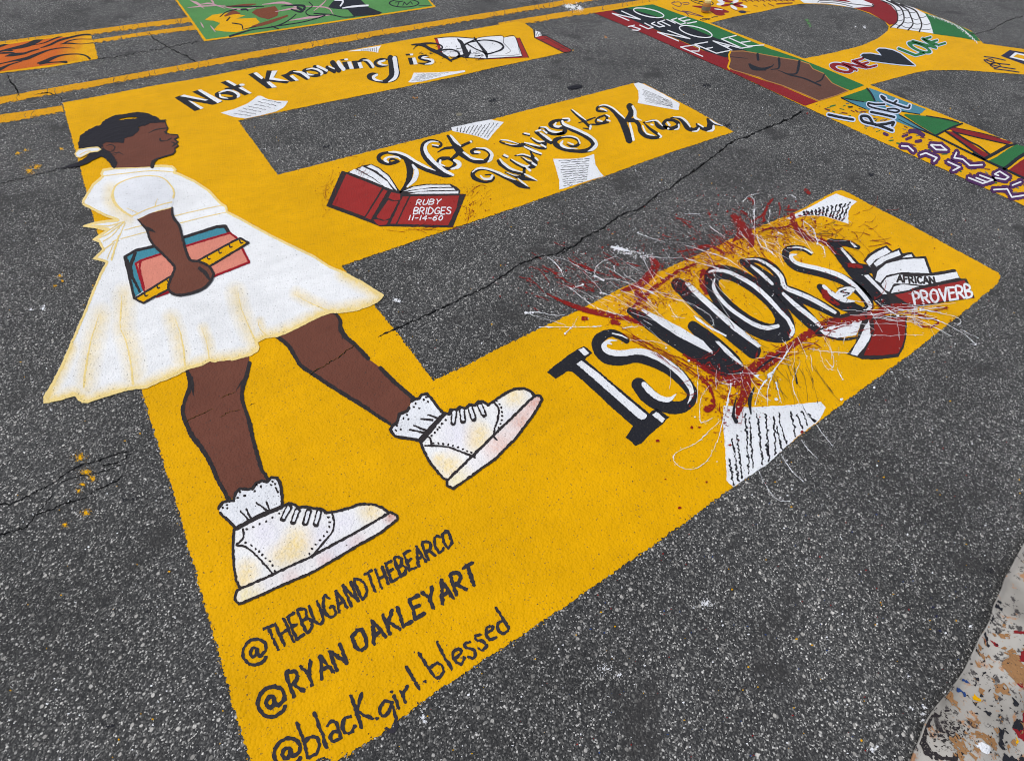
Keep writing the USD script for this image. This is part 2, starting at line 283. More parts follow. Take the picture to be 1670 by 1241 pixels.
CL = [(main, 2.0), (T8([(1160, 45), (1110, 75), (1040, 90), (1000, 130)]), 1.0), (T8([(920, 175), (870, 215), (800, 235)]), 1.0), (T8([(480, 420), (410, 460), (390, 480)]), 1.1),
      (G5([(1565, 425), (1450, 500), (1420, 530), (1350, 570), (1290, 605), (1200, 660), (1160, 700)]), 1.2), (G5([(540, 820), (460, 860), (410, 885)]), .7), (G5([(350, 970), (250, 1015), (150, 1060), (118, 1090)]), .8),
      (G5([(590, 980), (480, 1000), (415, 1040)]), .7), (G5([(710, 915), (650, 945)]), .6),
      (Lc([(-200, 960), (0, 940), (90, 940), (200, 895), (330, 820), (450, 765), (520, 710), (600, 655), (700, 605), (840, 570), (950, 530), (1110, 495)]), 1.8),
      (Lc([(860, 620), (1000, 590), (1110, 510)]), 1.6), (Lc([(500, 760), (640, 710), (780, 685), (900, 660), (1020, 610)]), 1.2),
      (Lc([(-200, 1240), (0, 1200), (120, 1170), (230, 1130), (270, 1080), (300, 1030), (400, 1000), (560, 930), (720, 890), (830, 810), (960, 755), (1060, 690)]), 1.6), (Lc([(300, 1030), (380, 950), (440, 850)]), 1.0),
      (A0([(50, 480), (60, 520), (95, 560), (130, 625)]), 1.6), (A0([(960, 215), (985, 245), (1090, 310), (1200, 360), (1270, 405)]), 1.3), (A0([(630, 385), (760, 370), (900, 345), (1090, 310), (1300, 270)]), .8),
      (A0([(230, 615), (330, 605), (400, 640), (400, 660)]), 1.2), ([(0, 300), (40, 290), (75, 282), (120, 268)], 1.0), ([(1670, 26), (1640, 36), (1610, 52), (1580, 58)], 1.0)]
crk = [to_ground(crackline([tuple(x) for x in p], w, i), 0.0, 0.0) for i, (p, w) in enumerate(CL)]
CRACKS = unary_union(crk).buffer(0.0004)
road = UsdGeom.Xform.Define(stage, '/World/road'); dress_prim(road.GetPrim(), kind='structure', label='worn grey asphalt road with speckled stones and thin cracks', category='road')
sheet = Polygon([(-9, -7), (17, -7), (17, 16), (-9, 16)]).difference(CRACKS)
v, f = tri(MultiPolygon([x for x in getattr(sheet, 'geoms', [sheet]) if x.geom_type == 'Polygon']))
far = Polygon([(-300, -300), (300, -300), (300, 300), (-300, 300)], [[(-9, -7), (17, -7), (17, 16), (-9, 16)]])
v2, f2 = tri(MultiPolygon([far]))
usdkit.mesh(stage, numbered('/World/road', 'asphalt'), (np.c_[np.vstack([v, v2]), np.zeros(len(v) + len(v2))], np.vstack([f, f2 + len(v)])), M['asphalt'])
for a in getattr(CRACKS, 'geoms', [CRACKS]):
    V, F = [], []
    for r in (a.exterior, *a.interiors):
        c = np.asarray(r.coords)[:-1]; n = len(c); b = sum(len(x) for x in V)
        V.append(np.vstack([np.c_[c, np.zeros(n)], np.c_[c, np.full(n, -0.022)]])); i = np.arange(n); j = (i + 1) % n
        F.append(np.vstack([np.c_[i, j, j + n], np.c_[i, j + n, i + n]]) + b)
    bv, bf = tri(MultiPolygon([a])); b = sum(len(x) for x in V)
    V.append(np.c_[bv, np.full(len(bv), -0.022)]); F.append(bf + b)
    usdkit.mesh(stage, numbered('/World/road', 'crack'), (np.vstack(V), np.vstack(F)), M['crackfill'])

# ---------------------------------------------------------------- yellow centre lines
def px_line(name, label, up, lo, at):
    t = Thing(name, label, 'road line', at)
    q = random.Random(label); lw = LineString(lo); cuts = []
    for _ in range(int(lw.length * .55)):
        p = lw.interpolate(q.uniform(0, lw.length)); cuts.append(ellipse(PX, (p.x, p.y + abs(q.gauss(0, 2.2)) - 1.2), q.uniform(.8, 5), q.uniform(.3, 1.1), -9 + q.uniform(-12, 12), 8))
    for _ in range(int(lw.length * .04)):
        p = lw.interpolate(q.uniform(0, lw.length)); cuts.append(stroke(PX, [(p.x, p.y + 1), (p.x - q.uniform(-2, 5), p.y - 6), (p.x + q.uniform(-6, 3), p.y - 13)], q.uniform(.3, .8)))
    t.add('stripe', Polygon(list(up) + list(lo)[::-1]).difference(unary_union(cuts)), 'line', 0, amp=0.006)
LG = None
px_line('road_line', 'worn yellow road line between the grey gap and the top edge of the big yellow letter, complete from left edge', [(-90, 173), (0, 158.5), (216, 120.7), (420, 83.5), (621, 49), (840, 14), (920, 1), (1010, -13)], [(-90, 186), (0, 170.5), (216, 131), (420, 95), (621, 59), (840, 22.6), (966, 2.5), (1040, -9)], (420, 90))
px_line('road_line', 'short yellow road line running into the left edge of the big yellow letter by the hair', [(-90, 203), (0, 187.4), (60, 179), (101, 172.5)], [(-90, 219), (0, 202.5), (60, 191), (104, 183)], (50, 187))
px_line('road_line', 'yellow road line between the torn top bar end and the red, black and green panel', [(812, 38), (840, 33), (953, 14.5), (1030, 3), (1090, -6)], [(818, 46), (857, 39.8), (971, 21.8), (1050, 9), (1110, 0)], (910, 28))
px_line('road_line', 'upper yellow road line passing above the orange striped letter to the green painting', [(-90, 79), (0, 68), (151, 48.7), (240, 37), (320, 27)], [(-90, 89), (0, 78), (151, 57), (240, 46), (326, 35)], (200, 47))
px_line('road_line', 'short yellow road line from the orange striped letter end to the green painting', [(100, 73), (153, 65), (240, 52), (330, 40)], [(104, 80), (156, 71), (240, 59), (336, 47)], (240, 56))

# ---------------------------------------------------------------- the big yellow letter
H = T(380, 840, 3.448); Hb = T(380, 1080, 5.219); S1 = T(1080, 540, 4.1375); I3 = T(1240, 360, 4.1375); M1 = T(500, 220, 5.172); M2 = T(740, 160, 5.172)
B4 = T(680, 20, 6.423); N1 = T(280, 80, 8.275); N2 = T(400, 60, 8.275); N3 = T(560, 40, 8.275); K4 = T(930, 150, 6.185); W4 = T(750, 180, 8.35); PG = T(1200, 290, 7.59)
field = np.vstack([[(102, 168), (160, 157.5), (240, 142), (330, 127), (420, 109), (520, 92), (600, 77), (680, 62.5), (760, 50), (843.5, 35.5), (856, 38.7), (869, 48)], B4([(1230, 265), (1540, 425), (1640, 395), (1642, 405), (1520, 432)]),
                   [(800, 112), (743, 125.5), (640, 146), (520, 170), (388, 197.2), (420, 240), (452.7, 285.5), (560, 258), (700, 223), (840, 185), (940, 160), (1033.7, 135.8), (1051, 137), (1130, 178), (1196.6, 215.5), (1090, 250), (985, 288), (900, 318), (820, 345.7), (700, 385), (600, 419), (557, 434), (590, 474), (650, 546), (705.7, 621), (760, 596), (820, 564.7), (924, 515), (1010, 472), (1110, 428), (1218.8, 378), (1300, 345)],
                   PG([(1240, 165), (1310, 152), (1400, 190), (1660, 330)]), [(1472, 360), (1560, 408), (1628, 445), (1631.5, 451.8), (1626, 464), (1560, 518), (1464.8, 592), (1370, 660.8), (1300, 714), (1193.6, 795), (1133, 840), (1000, 934), (860, 1029), (728, 1116), (623, 1194), (550.5, 1241)],
                   [pixel(-.28, .322), pixel(-.446, .33)], [(407, 1239), (380, 1149), (340, 1005), (290, 830), (232, 640), (170, 420)]])
E1 = Thing('painted_letter', 'huge yellow letter with three bars painted across the road, carrying the girl, books and lettering', 'painted letter', (500, 500))
eq = random.Random(8); er = LineString(np.vstack([field, field[:1]])); eh = []
for _ in range(1300):
    p = er.interpolate(eq.uniform(0, er.length)); k = .3 + .9 * p.y / 1241; eh.append(speck(p.x + eq.gauss(0, 2.4) * k, p.y + eq.gauss(0, 2.4) * k, math.exp(eq.uniform(-1.0, .6)) * k, eq))
E1.add('yellow_field', Polygon(field).difference(U(*eh)), 'yellow', 1, amp=0.0052)
ef = random.Random(31); fr = LineString(np.vstack([field, field[:1]])); fx = []
while len(fx) < 1500:
    p = fr.interpolate(ef.uniform(0, fr.length)); k = .35 + .9 * p.y / 1241; g = ef.gauss(0, 2.2) * k
    fx.append(speck(p.x + g, p.y + ef.gauss(0, 2.2) * k, ef.uniform(.4, 1.3) * k, ef))
E1.add('edge_fleck', U(*fx).difference(Polygon(field).buffer(.2)), 'yellow', 1, amp=.0008, kind='stuff')

# ---------------------------------------------------------------- the painted girl
G1, G2, G3, G4, G6, G7 = T(70, 160, 5.172), T(60, 360, 5.172), T(350, 360, 5.172), T(60, 560, 5.172), T(580, 600, 5.172), T(340, 760, 5.172)
girl = Thing('painted_girl', 'painted walking girl in profile, white dress, ponytail, arm holding books, on the yellow letter', 'painting', (300, 500))
legL = np.vstack([[(302, 600), (307, 615), (309, 633), (301, 654), (298, 673), (304, 691), (314, 711), (331, 734), (350, 769)], G7([(80, 120), (140, 230), (180, 290)]), G7([(230, 230), (300, 185), (380, 190), (440, 130), (505, 112)]), G7([(470, 60), (440, 0)]), [(413.4, 719.7), (407.6, 692.7), (401.8, 673), (395, 652), (396, 631), (401.8, 613), (406.6, 592), (405.7, 575), (360, 580)]])
legR = np.vstack([G5([(890, 350), (980, 430), (1050, 540), (1100, 610), (1190, 670), (1300, 745), (1450, 840), (1580, 920), (1655, 965)]), G6([(150, 380), (290, 470), (330, 470), (360, 390), (440, 340), (470, 280), (480, 250), (330, 120), (210, 0)]), G5([(1655, 540), (1550, 430), (1470, 360), (1425, 290), (1420, 220), (1390, 170), (1330, 150), (1200, 200)])])
l1 = girl.add('leg', Polygon(legL), 'skin', 4); l2 = girl.add('leg', Polygon(legR), 'skin', 4)
girl.add('outline', U(stroke(PX, legL[:12], [4, 5, 7, 6, 7, 7, 8, 8, 7, 7, 7, 7]), stroke(PX, legL[16:26], [6, 6, 7, 7, 7, 6, 6, 7, 7, 6]), stroke(G5, [(125, 640), (165, 730), (185, 860)], [24, 40, 4]), stroke(G5, [(640, 690), (590, 740), (540, 815)], [20, 18, 4])), 'ink', 5, parent=l1)
girl.add('outline', U(stroke(G5, [(890, 355), (980, 430), (1050, 540), (1100, 610), (1190, 670), (1300, 745), (1450, 840), (1580, 920), (1655, 965)], 34), stroke(G6, [(0, 275), (150, 380), (290, 470)], [30, 30, 28]), stroke(G6, [(480, 250), (330, 120), (210, 0)], [34, 36, 36]),
         stroke(G5, [(1655, 540), (1550, 430), (1470, 360), (1425, 290), (1420, 220), (1385, 168), (1330, 155)], [36, 34, 40, 40, 30, 22, 8]), stroke(G5, [(1430, 300), (1445, 380)], [24, 4])), 'ink', 5, parent=l2)
# socks
for t, P, dots, folds in ((G6, [(470, 280), (500, 262), (535, 258), (555, 225), (600, 218), (640, 258), (690, 330), (745, 385), (545, 612), (450, 595), (330, 575), (290, 520), (312, 485), (350, 460), (368, 390), (430, 365), (450, 335)],
      [(595, 245), (575, 268), (608, 285), (507, 300), (490, 330), (537, 340), (432, 395), (402, 425), (447, 430), (350, 485), (340, 527), (382, 518)], [((610, 395), (690, 420)), ((550, 430), (650, 440)), ((490, 485), (600, 530)), ((455, 520), (580, 545))]),
     (G7, [(85, 355), (120, 305), (165, 292), (212, 290), (230, 225), (265, 190), (330, 195), (375, 190), (400, 145), (450, 125), (500, 130), (530, 95), (580, 98), (612, 170), (620, 250), (618, 340), (235, 525), (165, 460), (100, 395)],
      [(120, 350), (158, 325), (158, 355), (262, 220), (248, 268), (307, 250), (407, 160), (445, 172), (393, 210), (540, 128), (527, 158), (563, 152)], [((270, 375), (345, 460)), ((320, 360), (365, 450)), ((405, 310), (490, 375)), ((490, 300), (510, 360)), ((565, 180), (585, 220))])):
    s = girl.add('sock', poly(t, P), 'white', 5)
    girl.add('outline', stroke(t, P, 26, sm=False), 'ink', 6, parent=s)
    girl.add('pattern', U(*[ellipse(t, c, 11, 9, 40 * k, 12) for k, c in enumerate(dots)], *[stroke(t, f, [14, 20], sm=False) for f in folds]), 'ink', 6, parent=s, kind='stuff')
# shoes
def blend(px, base, blobs, t):
    c = np.tile(np.array(lin(*base)), (len(px), 1)); g = np.column_stack([px, np.zeros(len(px))])
    n = 0.65 + 0.7 * meshkit.noise(g * 0.35, 2)
    for (x, y), r, col, k in blobs:
        d = np.linalg.norm(px - t([(x, y)])[0], axis=1) / (r / t.k)
        w = np.clip(1.25 - d, 0, 1)[:, None] * k * n[:, None]; c = c * (1 - w) + np.array(lin(*col)) * w
    return c
YB, LB = (240, 212, 138), (220, 216, 232)
shoes = [(G6, [(540, 600), (745, 378), (790, 390), (800, 352), (850, 355), (880, 328), (930, 340), (960, 308), (1010, 315), (1035, 282), (1080, 288), (1115, 312), (1180, 270), (1260, 215), (1340, 178), (1420, 172), (1480, 200), (1512, 238), (775, 945), (735, 925), (680, 862), (610, 772), (570, 690)],
          [(770, 950), (1510, 232), (1560, 235), (1572, 270), (1500, 392), (1350, 592), (1180, 762), (1000, 892), (825, 1015), (772, 990)],
          [((1030, 565), 120, YB, .9), ((1000, 640), 90, YB, .5), ((790, 830), 130, YB, .85), ((690, 770), 60, YB, .6), ((1340, 240), 110, YB, .75), ((860, 560), 170, LB, .6), ((1350, 440), 120, LB, .5)],
          [((1520, 280), 110, (214, 120, 80), .8), ((1400, 450), 140, (220, 140, 100), .7), ((1220, 660), 150, (226, 150, 110), .6), ((850, 950), 150, (236, 222, 160), .9)],
          [[(1165, 290), (1205, 340), (1200, 430), (1172, 520), (1168, 575), (1190, 605)], [(585, 655), (740, 660), (860, 695), (1010, 755)], [(600, 575), (632, 600), (640, 650)]],
          [[(760, 440), (730, 470), (705, 500), (690, 520), (668, 545), (640, 570)], [(655, 635), (700, 635), (740, 640), (780, 648), (820, 655), (865, 668), (905, 683), (940, 700), (975, 715), (1005, 738)], [(1190, 280), (1215, 305), (1230, 335), (1235, 372), (1235, 405), (1230, 440), (1220, 470), (1210, 505), (1200, 540)]],
          [((832, 365), (822, 462)), ((895, 350), (905, 445)), ((965, 330), (995, 428)), ((1045, 312), (1082, 395))], [(560, 610), (745, 385)]),
         (G7, [(215, 545), (235, 520), (420, 425), (618, 345), (680, 312), (720, 328), (770, 350), (830, 340), (880, 355), (955, 360), (995, 395), (1100, 378), (1190, 352), (1270, 320), (1380, 320), (1470, 350), (1512, 385), (265, 1035), (232, 960), (210, 830), (205, 720), (210, 620)],
          [(240, 1045), (520, 922), (860, 765), (1200, 580), (1535, 385), (1590, 415), (1592, 450), (1450, 560), (1200, 702), (900, 882), (600, 1012), (400, 1102), (255, 1165), (222, 1120)],
          [((760, 640), 150, YB, .85), ((600, 760), 120, YB, .6), ((700, 720), 130, YB, .6), ((330, 880), 110, YB, .8), ((290, 980), 90, YB, .8), ((1380, 370), 130, YB, .75), ((480, 560), 180, LB, .6), ((950, 600), 160, LB, .6), ((1150, 470), 120, LB, .6)],
          [((1550, 420), 80, (190, 96, 60), .9), ((1000, 800), 90, (208, 130, 110), .5), ((700, 950), 90, (200, 130, 110), .4), ((1250, 650), 90, (208, 130, 110), .45), ((330, 1090), 150, (236, 220, 150), .9), ((1100, 680), 200, LB, .6)],
          [[(1045, 405), (1062, 480), (1040, 560), (960, 655), (870, 770)], [(235, 665), (310, 680), (400, 750), (480, 840), (545, 915)], [(290, 530), (295, 590), (270, 630), (240, 655)]],
          [[(322, 530), (380, 512), (433, 487), (487, 465), (540, 433), (595, 397)], [(310, 648), (360, 670), (398, 693), (427, 717), (452, 745), (483, 773), (515, 803), (537, 835), (560, 880)], [(1013, 432), (1023, 470), (1018, 512), (998, 552), (973, 588), (938, 625), (905, 662), (872, 697), (850, 742)]],
          [((680, 345), (628, 442)), ((752, 372), (712, 470)), ((845, 378), (815, 480)), ((932, 382), (905, 490))], [(225, 530), (420, 425), (615, 345)])]
for t, up, so, b1, b2, lines, dots, laces, cuff in shoes:
    so_top = (1512, 238) if t is G6 else (1512, 385)
    s = girl.soft('shoe', U(poly(t, up), poly(t, so)).buffer(5).buffer(-5), lambda px: blend(px, (232, 232, 232), [(p_, r_, c_, k_ * .75) for p_, r_, c_, k_ in b1], t), 5, step=1.6)
    k = girl.soft('sole', poly(t, so), lambda px: blend(px, (230, 227, 228), [(p_, r_, c_, k_ * .62) for p_, r_, c_, k_ in b2], t), 6, step=1.6, parent=s)
    girl.add('outline', U(stroke(t, up[up.index(so_top) + 1:] + up[:up.index(so_top) + 1], 24, sm=False), stroke(t, so + so[:1], 22, sm=False), stroke(t, cuff, 36)), 'ink', 8, parent=s)
    girl.add('stitching', U(*[stroke(t, l, 17) for l in lines], *[ellipse(t, c, 11, 9, 30 * k, 12) for l in dots for k, c in enumerate(l)]), 'ink', 7, parent=s, kind='stuff')
    girl.add('lace_edge', U(*[stroke(t, l, 50) for l in laces]), 'ink', 9, parent=s)
    girl.add('lace', U(*[stroke(t, (np.array(l[0]) * .9 + np.array(l[1]) * .1, np.array(l[0]) * .12 + np.array(l[1]) * .88), [26, 22]) for l in laces]), 'white', 10, parent=s)
# dress
dress = np.vstack([G1([(500, 660), (488, 640), (510, 605), (600, 590), (800, 578), (1000, 570), (1090, 576), (1122, 605), (1108, 625), (1150, 640), (1280, 700), (1400, 780), (1500, 885), (1545, 915), (1555, 960), (1655, 1010)]),
    G3([(330, 45), (470, 120), (640, 205), (840, 300), (960, 380), (1100, 440), (1250, 520), (1360, 590), (1425, 630), (1380, 680), (1310, 715), (1200, 755), (1050, 775), (980, 775), (900, 800), (800, 850), (700, 900), (600, 950), (530, 975), (430, 985), (360, 1020), (345, 1010), (372, 1060), (365, 1095), (300, 1135), (150, 1175), (0, 1190)]),
    G4([(1455, 145), (1400, 180), (1260, 220), (1160, 275), (1040, 320), (920, 375), (800, 385), (660, 420), (520, 465), (430, 495), (380, 495), (340, 462), (322, 435), (200, 475), (60, 500), (60, 450), (130, 340), (200, 200), (270, 40)]),
    G2([(300, 1010), (400, 780), (470, 600), (540, 440), (590, 352), (570, 345), (480, 320), (560, 245), (525, 180), (475, 160), (600, 75), (500, 62), (395, 45), (480, 18), (600, 0), (680, -5)]),
    G1([(620, 1025), (540, 1000), (420, 940), (342, 900), (333, 870), (370, 810), (420, 730)])])
hem = np.vstack([G3([(1100, 440), (1425, 630), (1310, 715), (1050, 775), (980, 775)]), G3([(900, 800), (700, 900), (530, 975), (430, 985), (360, 1020), (370, 1060), (300, 1135), (150, 1175), (0, 1190)]), G4([(1400, 180), (1260, 220), (1040, 320), (920, 375), (660, 420), (430, 495), (322, 435), (200, 475), (60, 500), (130, 340), (270, 40)])])
folds = [(G2, [(718, 620), (710, 760), (705, 900), (750, 1010), (790, 1180), (812, 1380)], [6, 30, 16, 26, 30, 50], (40, 14)), (G2, [(525, 795), (490, 900), (460, 1000), (420, 1200), (395, 1400)], [6, 24, 24, 44, 50], (30, 8)), (G2, [(1165, 820), (1210, 950), (1240, 1100), (1255, 1250)], [5, 26, 34, 40], (-46, 10)),
         (G2, [(1385, 905), (1430, 1020), (1452, 1160)], [5, 14, 26], (34, 6)), (G3, [(195, 600), (225, 740), (280, 870), (340, 1005)], [6, 14, 18, 44], (-24, 12)), (G3, [(675, 622), (780, 680), (920, 745), (1000, 765)], [6, 16, 26, 30], (30, -10)), (G3, [(365, 850), (390, 920), (440, 965)], [8, 20, 20], (30, -6)), (G1, [(600, 770), (590, 850), (640, 930), (740, 1000)], [10, 26, 34, 20], (-42, 10))]
fl = [(shapely.prepare(LineString(t(p))) or LineString(t(p)), np.array(off) / t.k, max(w) / t.k) for t, p, w, off in folds]
hl = LineString(hem)
def dress_paint(px):
    c = np.tile(np.array(lin(230, 231, 233)), (len(px), 1)); pts = shapely.points(px); y = np.array(lin(233, 206, 128))
    g = np.column_stack([px, np.zeros(len(px))]); n = 0.6 + 0.8 * meshkit.fbm(g * 0.22, 3, 2)
    w = np.clip(1.15 - shapely.distance(hl, pts) / 19, 0, 1) ** 1.4 * .9
    for l, off, wd in fl:
        w = np.maximum(w, np.clip(1.0 - shapely.distance(l, shapely.points(px - off * .6)) / (wd * 2.6), 0, 1) * .52)
    w = np.clip(w * n, 0, 1)[:, None]
    return c * (1 - w) + y * w
dr = girl.soft('dress', Polygon(dress), dress_paint, 6, step=2.0)
edge = LineString(dress[np.r_[0:45, 0]])
girl.add('trim', U(stroke(PX, dress[:42], 5.4, sm=False), stroke(PX, np.vstack([dress[42:], dress[:1]]), np.r_[np.full(19, 8.0), np.full(len(dress) - 61 + 1, 6.0)], sm=False)).intersection(Polygon(dress).buffer(1.2)), 'cream', 7, parent=dr)
for t, p, w, o in folds: girl.add('fold', stroke(t, p, np.array(w) * .42).intersection(Polygon(dress)), 'cream', 6.5, parent=dr)
for sm_ in (stroke(G1, [(500, 660), (700, 635), (920, 615), (1105, 625)], 7), stroke(G1, [(1110, 995), (1300, 950), (1510, 905)], 7), stroke(G1, [(1160, 1055), (1340, 1010), (1540, 965)], 7), stroke(G1, [(690, 1115), (760, 1095), (845, 1075)], 7), stroke(G1, [(655, 1187), (760, 1160), (870, 1130)], 7),
         *[stroke(G2, p, w) for p, w in (([(740, 8), (600, 45), (480, 40)], 10), ([(735, 15), (600, 110), (500, 160)], 10), ([(725, 20), (640, 120), (560, 175)], 8), ([(745, 20), (690, 140), (640, 180)], 9), ([(690, 130), (660, 230), (630, 330)], 16), ([(640, 190), (560, 250), (500, 310)], 9), ([(650, 190), (620, 260), (595, 320)], 7), ([(700, 20), (600, 80), (520, 70)], 8))]): seam_k = globals().get('seam_k', 0) + 1; girl.add('seam', sm_, 'cream', 7.2 + .05 * seam_k, parent=dr)
slv = [(755, 1000), (690, 960), (630, 915), (592, 850), (590, 790), (620, 735), (680, 700), (780, 668), (900, 656), (1000, 672), (1065, 720), (1105, 790), (1100, 840), (1082, 925), (950, 960), (800, 1025)]
sl = girl.add('sleeve', poly(G1, slv, True), 'white', 8)
for sm_ in (stroke(G1, slv[:13], [12, 14, 22, 28, 20, 14, 9, 8, 8, 10, 12, 16, 18]), stroke(G1, [(760, 995), (860, 948), (980, 905), (1085, 878)], 9), stroke(G1, [(710, 930), (800, 970)], [4, 9]), stroke(G1, [(965, 850), (950, 905)], [4, 9]), stroke(G1, [(1082, 925), (950, 960), (800, 1025)], 8)): seam_k += 1; girl.add('seam', sm_, 'cream', 8.6 + .05 * (seam_k % 9), parent=sl)
# books and ruler held by the arm
bt = girl.add('book', poly(G2, [(740, 305), (840, 250), (1240, 140), (1520, 55), (1590, 48), (1622, 105), (1250, 300), (885, 600), (822, 645)]), 'teal', 8, label='teal book held under the arm')
girl.add('outline', U(stroke(G2, [(822, 650), (740, 305), (840, 250), (1010, 212), (1240, 140), (1520, 52), (1590, 48), (1622, 105)], [24, 22, 26, 28, 26, 26, 30, 30], sm=False), stroke(G2, [(830, 270), (790, 420), (870, 600)], [26, 30, 20]), stroke(G2, [(750, 310), (800, 430)], 24)), 'ink', 9, parent=bt)
bc = girl.add('book', poly(G2, [(835, 362), (880, 335), (1260, 213), (1630, 103), (1685, 145), (1792, 350), (1500, 465), (1010, 640), (905, 590)]), 'coral', 10, label='coral pink book with a red edge in front of the teal book')
girl.add('outline', U(stroke(G2, [(835, 362), (880, 335), (1260, 213), (1630, 103), (1685, 145), (1792, 350), (1500, 465), (1010, 640)], 18, sm=False), stroke(G2, [(835, 365), (905, 590)], 20), stroke(G2, [(880, 335), (868, 400), (905, 570)], 16)), 'crimson', 11, parent=bc)
rl = girl.add('ruler', poly(G2, [(825, 657), (1130, 470), (1350, 342), (1655, 175), (1715, 148), (1785, 185), (1740, 215), (1500, 360), (1200, 530), (895, 695)]), 'yellow', 12)
girl.add('outline', U(stroke(G2, [(825, 657), (1130, 470), (1350, 342), (1655, 175), (1715, 148), (1785, 185), (1740, 215), (1500, 360), (1200, 530), (895, 695), (825, 657)], 17, sm=False), *[stroke(G2, [(x, y), (x + 10, y + 28), (x + 26, y + 26)], 12) for x, y in ((905, 605), (1010, 540), (1095, 485), (1435, 295), (1530, 245), (1620, 195), (1710, 160))]), 'ink', 13, parent=rl)
arm = [(852, -9), (950, -60), (1142, -109), (1147, -34), (1200, 40), (1225, 130), (1250, 230), (1292, 330), (1370, 345), (1450, 385), (1487, 440), (1480, 480), (1450, 530), (1400, 572), (1330, 602), (1270, 618), (1200, 627), (1140, 612), (1108, 560), (1130, 490), (1162, 400), (1120, 340), (1060, 280), (990, 210), (950, 150), (930, 80), (880, 25)]
am = girl.add('arm', poly(G2, arm), 'skin', 14)
girl.add('outline', U(stroke(G2, arm[2:], [14] + [22] * (len(arm) - 4) + [16]), stroke(G2, [(880, 25), (852, -9)], 12), stroke(G2, [(1370, 400), (1420, 440), (1452, 490)], [26, 36, 26]), stroke(G2, [(930, 65), (965, 80), (1000, 98)], [24, 26, 6])), 'ink', 15, parent=am)
# head
fc = girl.add('face', poly(G1, [(1030, 200), (1040, 230), (1053, 252), (1035, 288), (1060, 305), (1135, 312), (1141, 330), (1108, 347), (1138, 368), (1124, 385), (1140, 403), (1112, 425), (1115, 450), (1095, 475), (1030, 492), (965, 512), (928, 540), (922, 580), (780, 585), (605, 590), (590, 500), (500, 440), (490, 380), (600, 350), (760, 290), (880, 200)]), 'skin', 8)
girl.add('outline', U(stroke(G1, [(1030, 200), (1040, 230), (1053, 252), (1035, 288), (1060, 305), (1135, 312), (1141, 330), (1108, 347), (1138, 368), (1124, 385), (1140, 403), (1112, 425), (1115, 450), (1095, 475), (1030, 492), (965, 512), (928, 540), (922, 578)], [8, 9, 8, 8, 8, 9, 10, 9, 11, 10, 11, 9, 9, 10, 11, 12, 30, 34], sm=False),
         stroke(G1, [(888, 298), (940, 272), (985, 262), (1045, 255)], [3, 9, 9, 10]), stroke(G1, [(988, 345), (995, 362), (1040, 362), (1065, 350), (1085, 340)], [14, 14, 5, 10, 8]), stroke(G1, [(1085, 372), (1115, 388), (1090, 412)], [6, 16, 6]), stroke(G1, [(1025, 285), (1040, 305)], 9),
         stroke(G1, [(535, 405), (570, 395), (605, 412), (595, 442), (575, 440)], [4, 8, 9, 9, 4]), stroke(G1, [(562, 455), (600, 460), (625, 465), (640, 458), (680, 482)], [3, 7, 9, 8, 3]), stroke(G1, [(500, 385), (515, 430), (570, 465), (610, 480)], [6, 6, 7, 5]), stroke(G1, [(500, 385), (540, 372), (600, 378)], 6)), 'ink', 9, parent=fc)
hr = girl.add('hair', U(poly(G1, [(300, 425), (296, 370), (320, 312), (380, 268), (440, 240), (488, 228), (500, 200), (560, 165), (605, 145), (680, 138), (790, 120), (880, 128), (950, 158), (985, 182), (1042, 184), (1030, 208), (980, 207), (900, 215), (860, 235), (800, 245), (815, 262), (800, 285), (760, 320), (690, 340), (682, 382), (600, 375), (530, 375), (500, 395), (500, 430), (400, 428)]),
         stroke(G1, [(130, 600), (200, 580), (290, 560), (360, 530), (430, 480), (490, 460), (540, 480), (575, 520), (597, 570)], [3, 14, 34, 50, 70, 76, 70, 60, 34]), stroke(G1, [(560, 470), (610, 540), (602, 590)], [30, 30, 16])).difference(stroke(G1, [(640, 186), (700, 172), (760, 168), (805, 170)], [10, 16, 12, 3])), 'hair', 10, amp=.006)
girl.add('strand', U(*[stroke(G1, [(420 + 12 * i, 320 + 10 * i), (560 + 10 * i, 260 + 14 * i), (720 + 6 * i, 225 + 12 * i)], [1, 4, 1]) for i in (0, 2, 4, 6)], stroke(G1, [(330, 400), (420, 380), (500, 350)], [1, 4, 1]), stroke(G1, [(360, 350), (480, 300), (600, 270)], [1, 4, 1])), 'handle', 11, parent=hr)
rb = girl.add('ribbon', poly(G1, [(270, 470), (300, 438), (380, 422), (460, 416), (488, 434), (460, 450), (400, 456), (352, 482), (312, 502), (283, 496)], True), 'white', 11)
girl.add('trim', U(stroke(G1, [(270, 470), (300, 438), (380, 422), (460, 416), (488, 434), (460, 450), (400, 456), (352, 482), (312, 502), (283, 496), (270, 470)], 9, sm=False), stroke(G1, [(310, 480), (360, 455), (400, 448)], 7)), 'cream', 12, parent=rb)

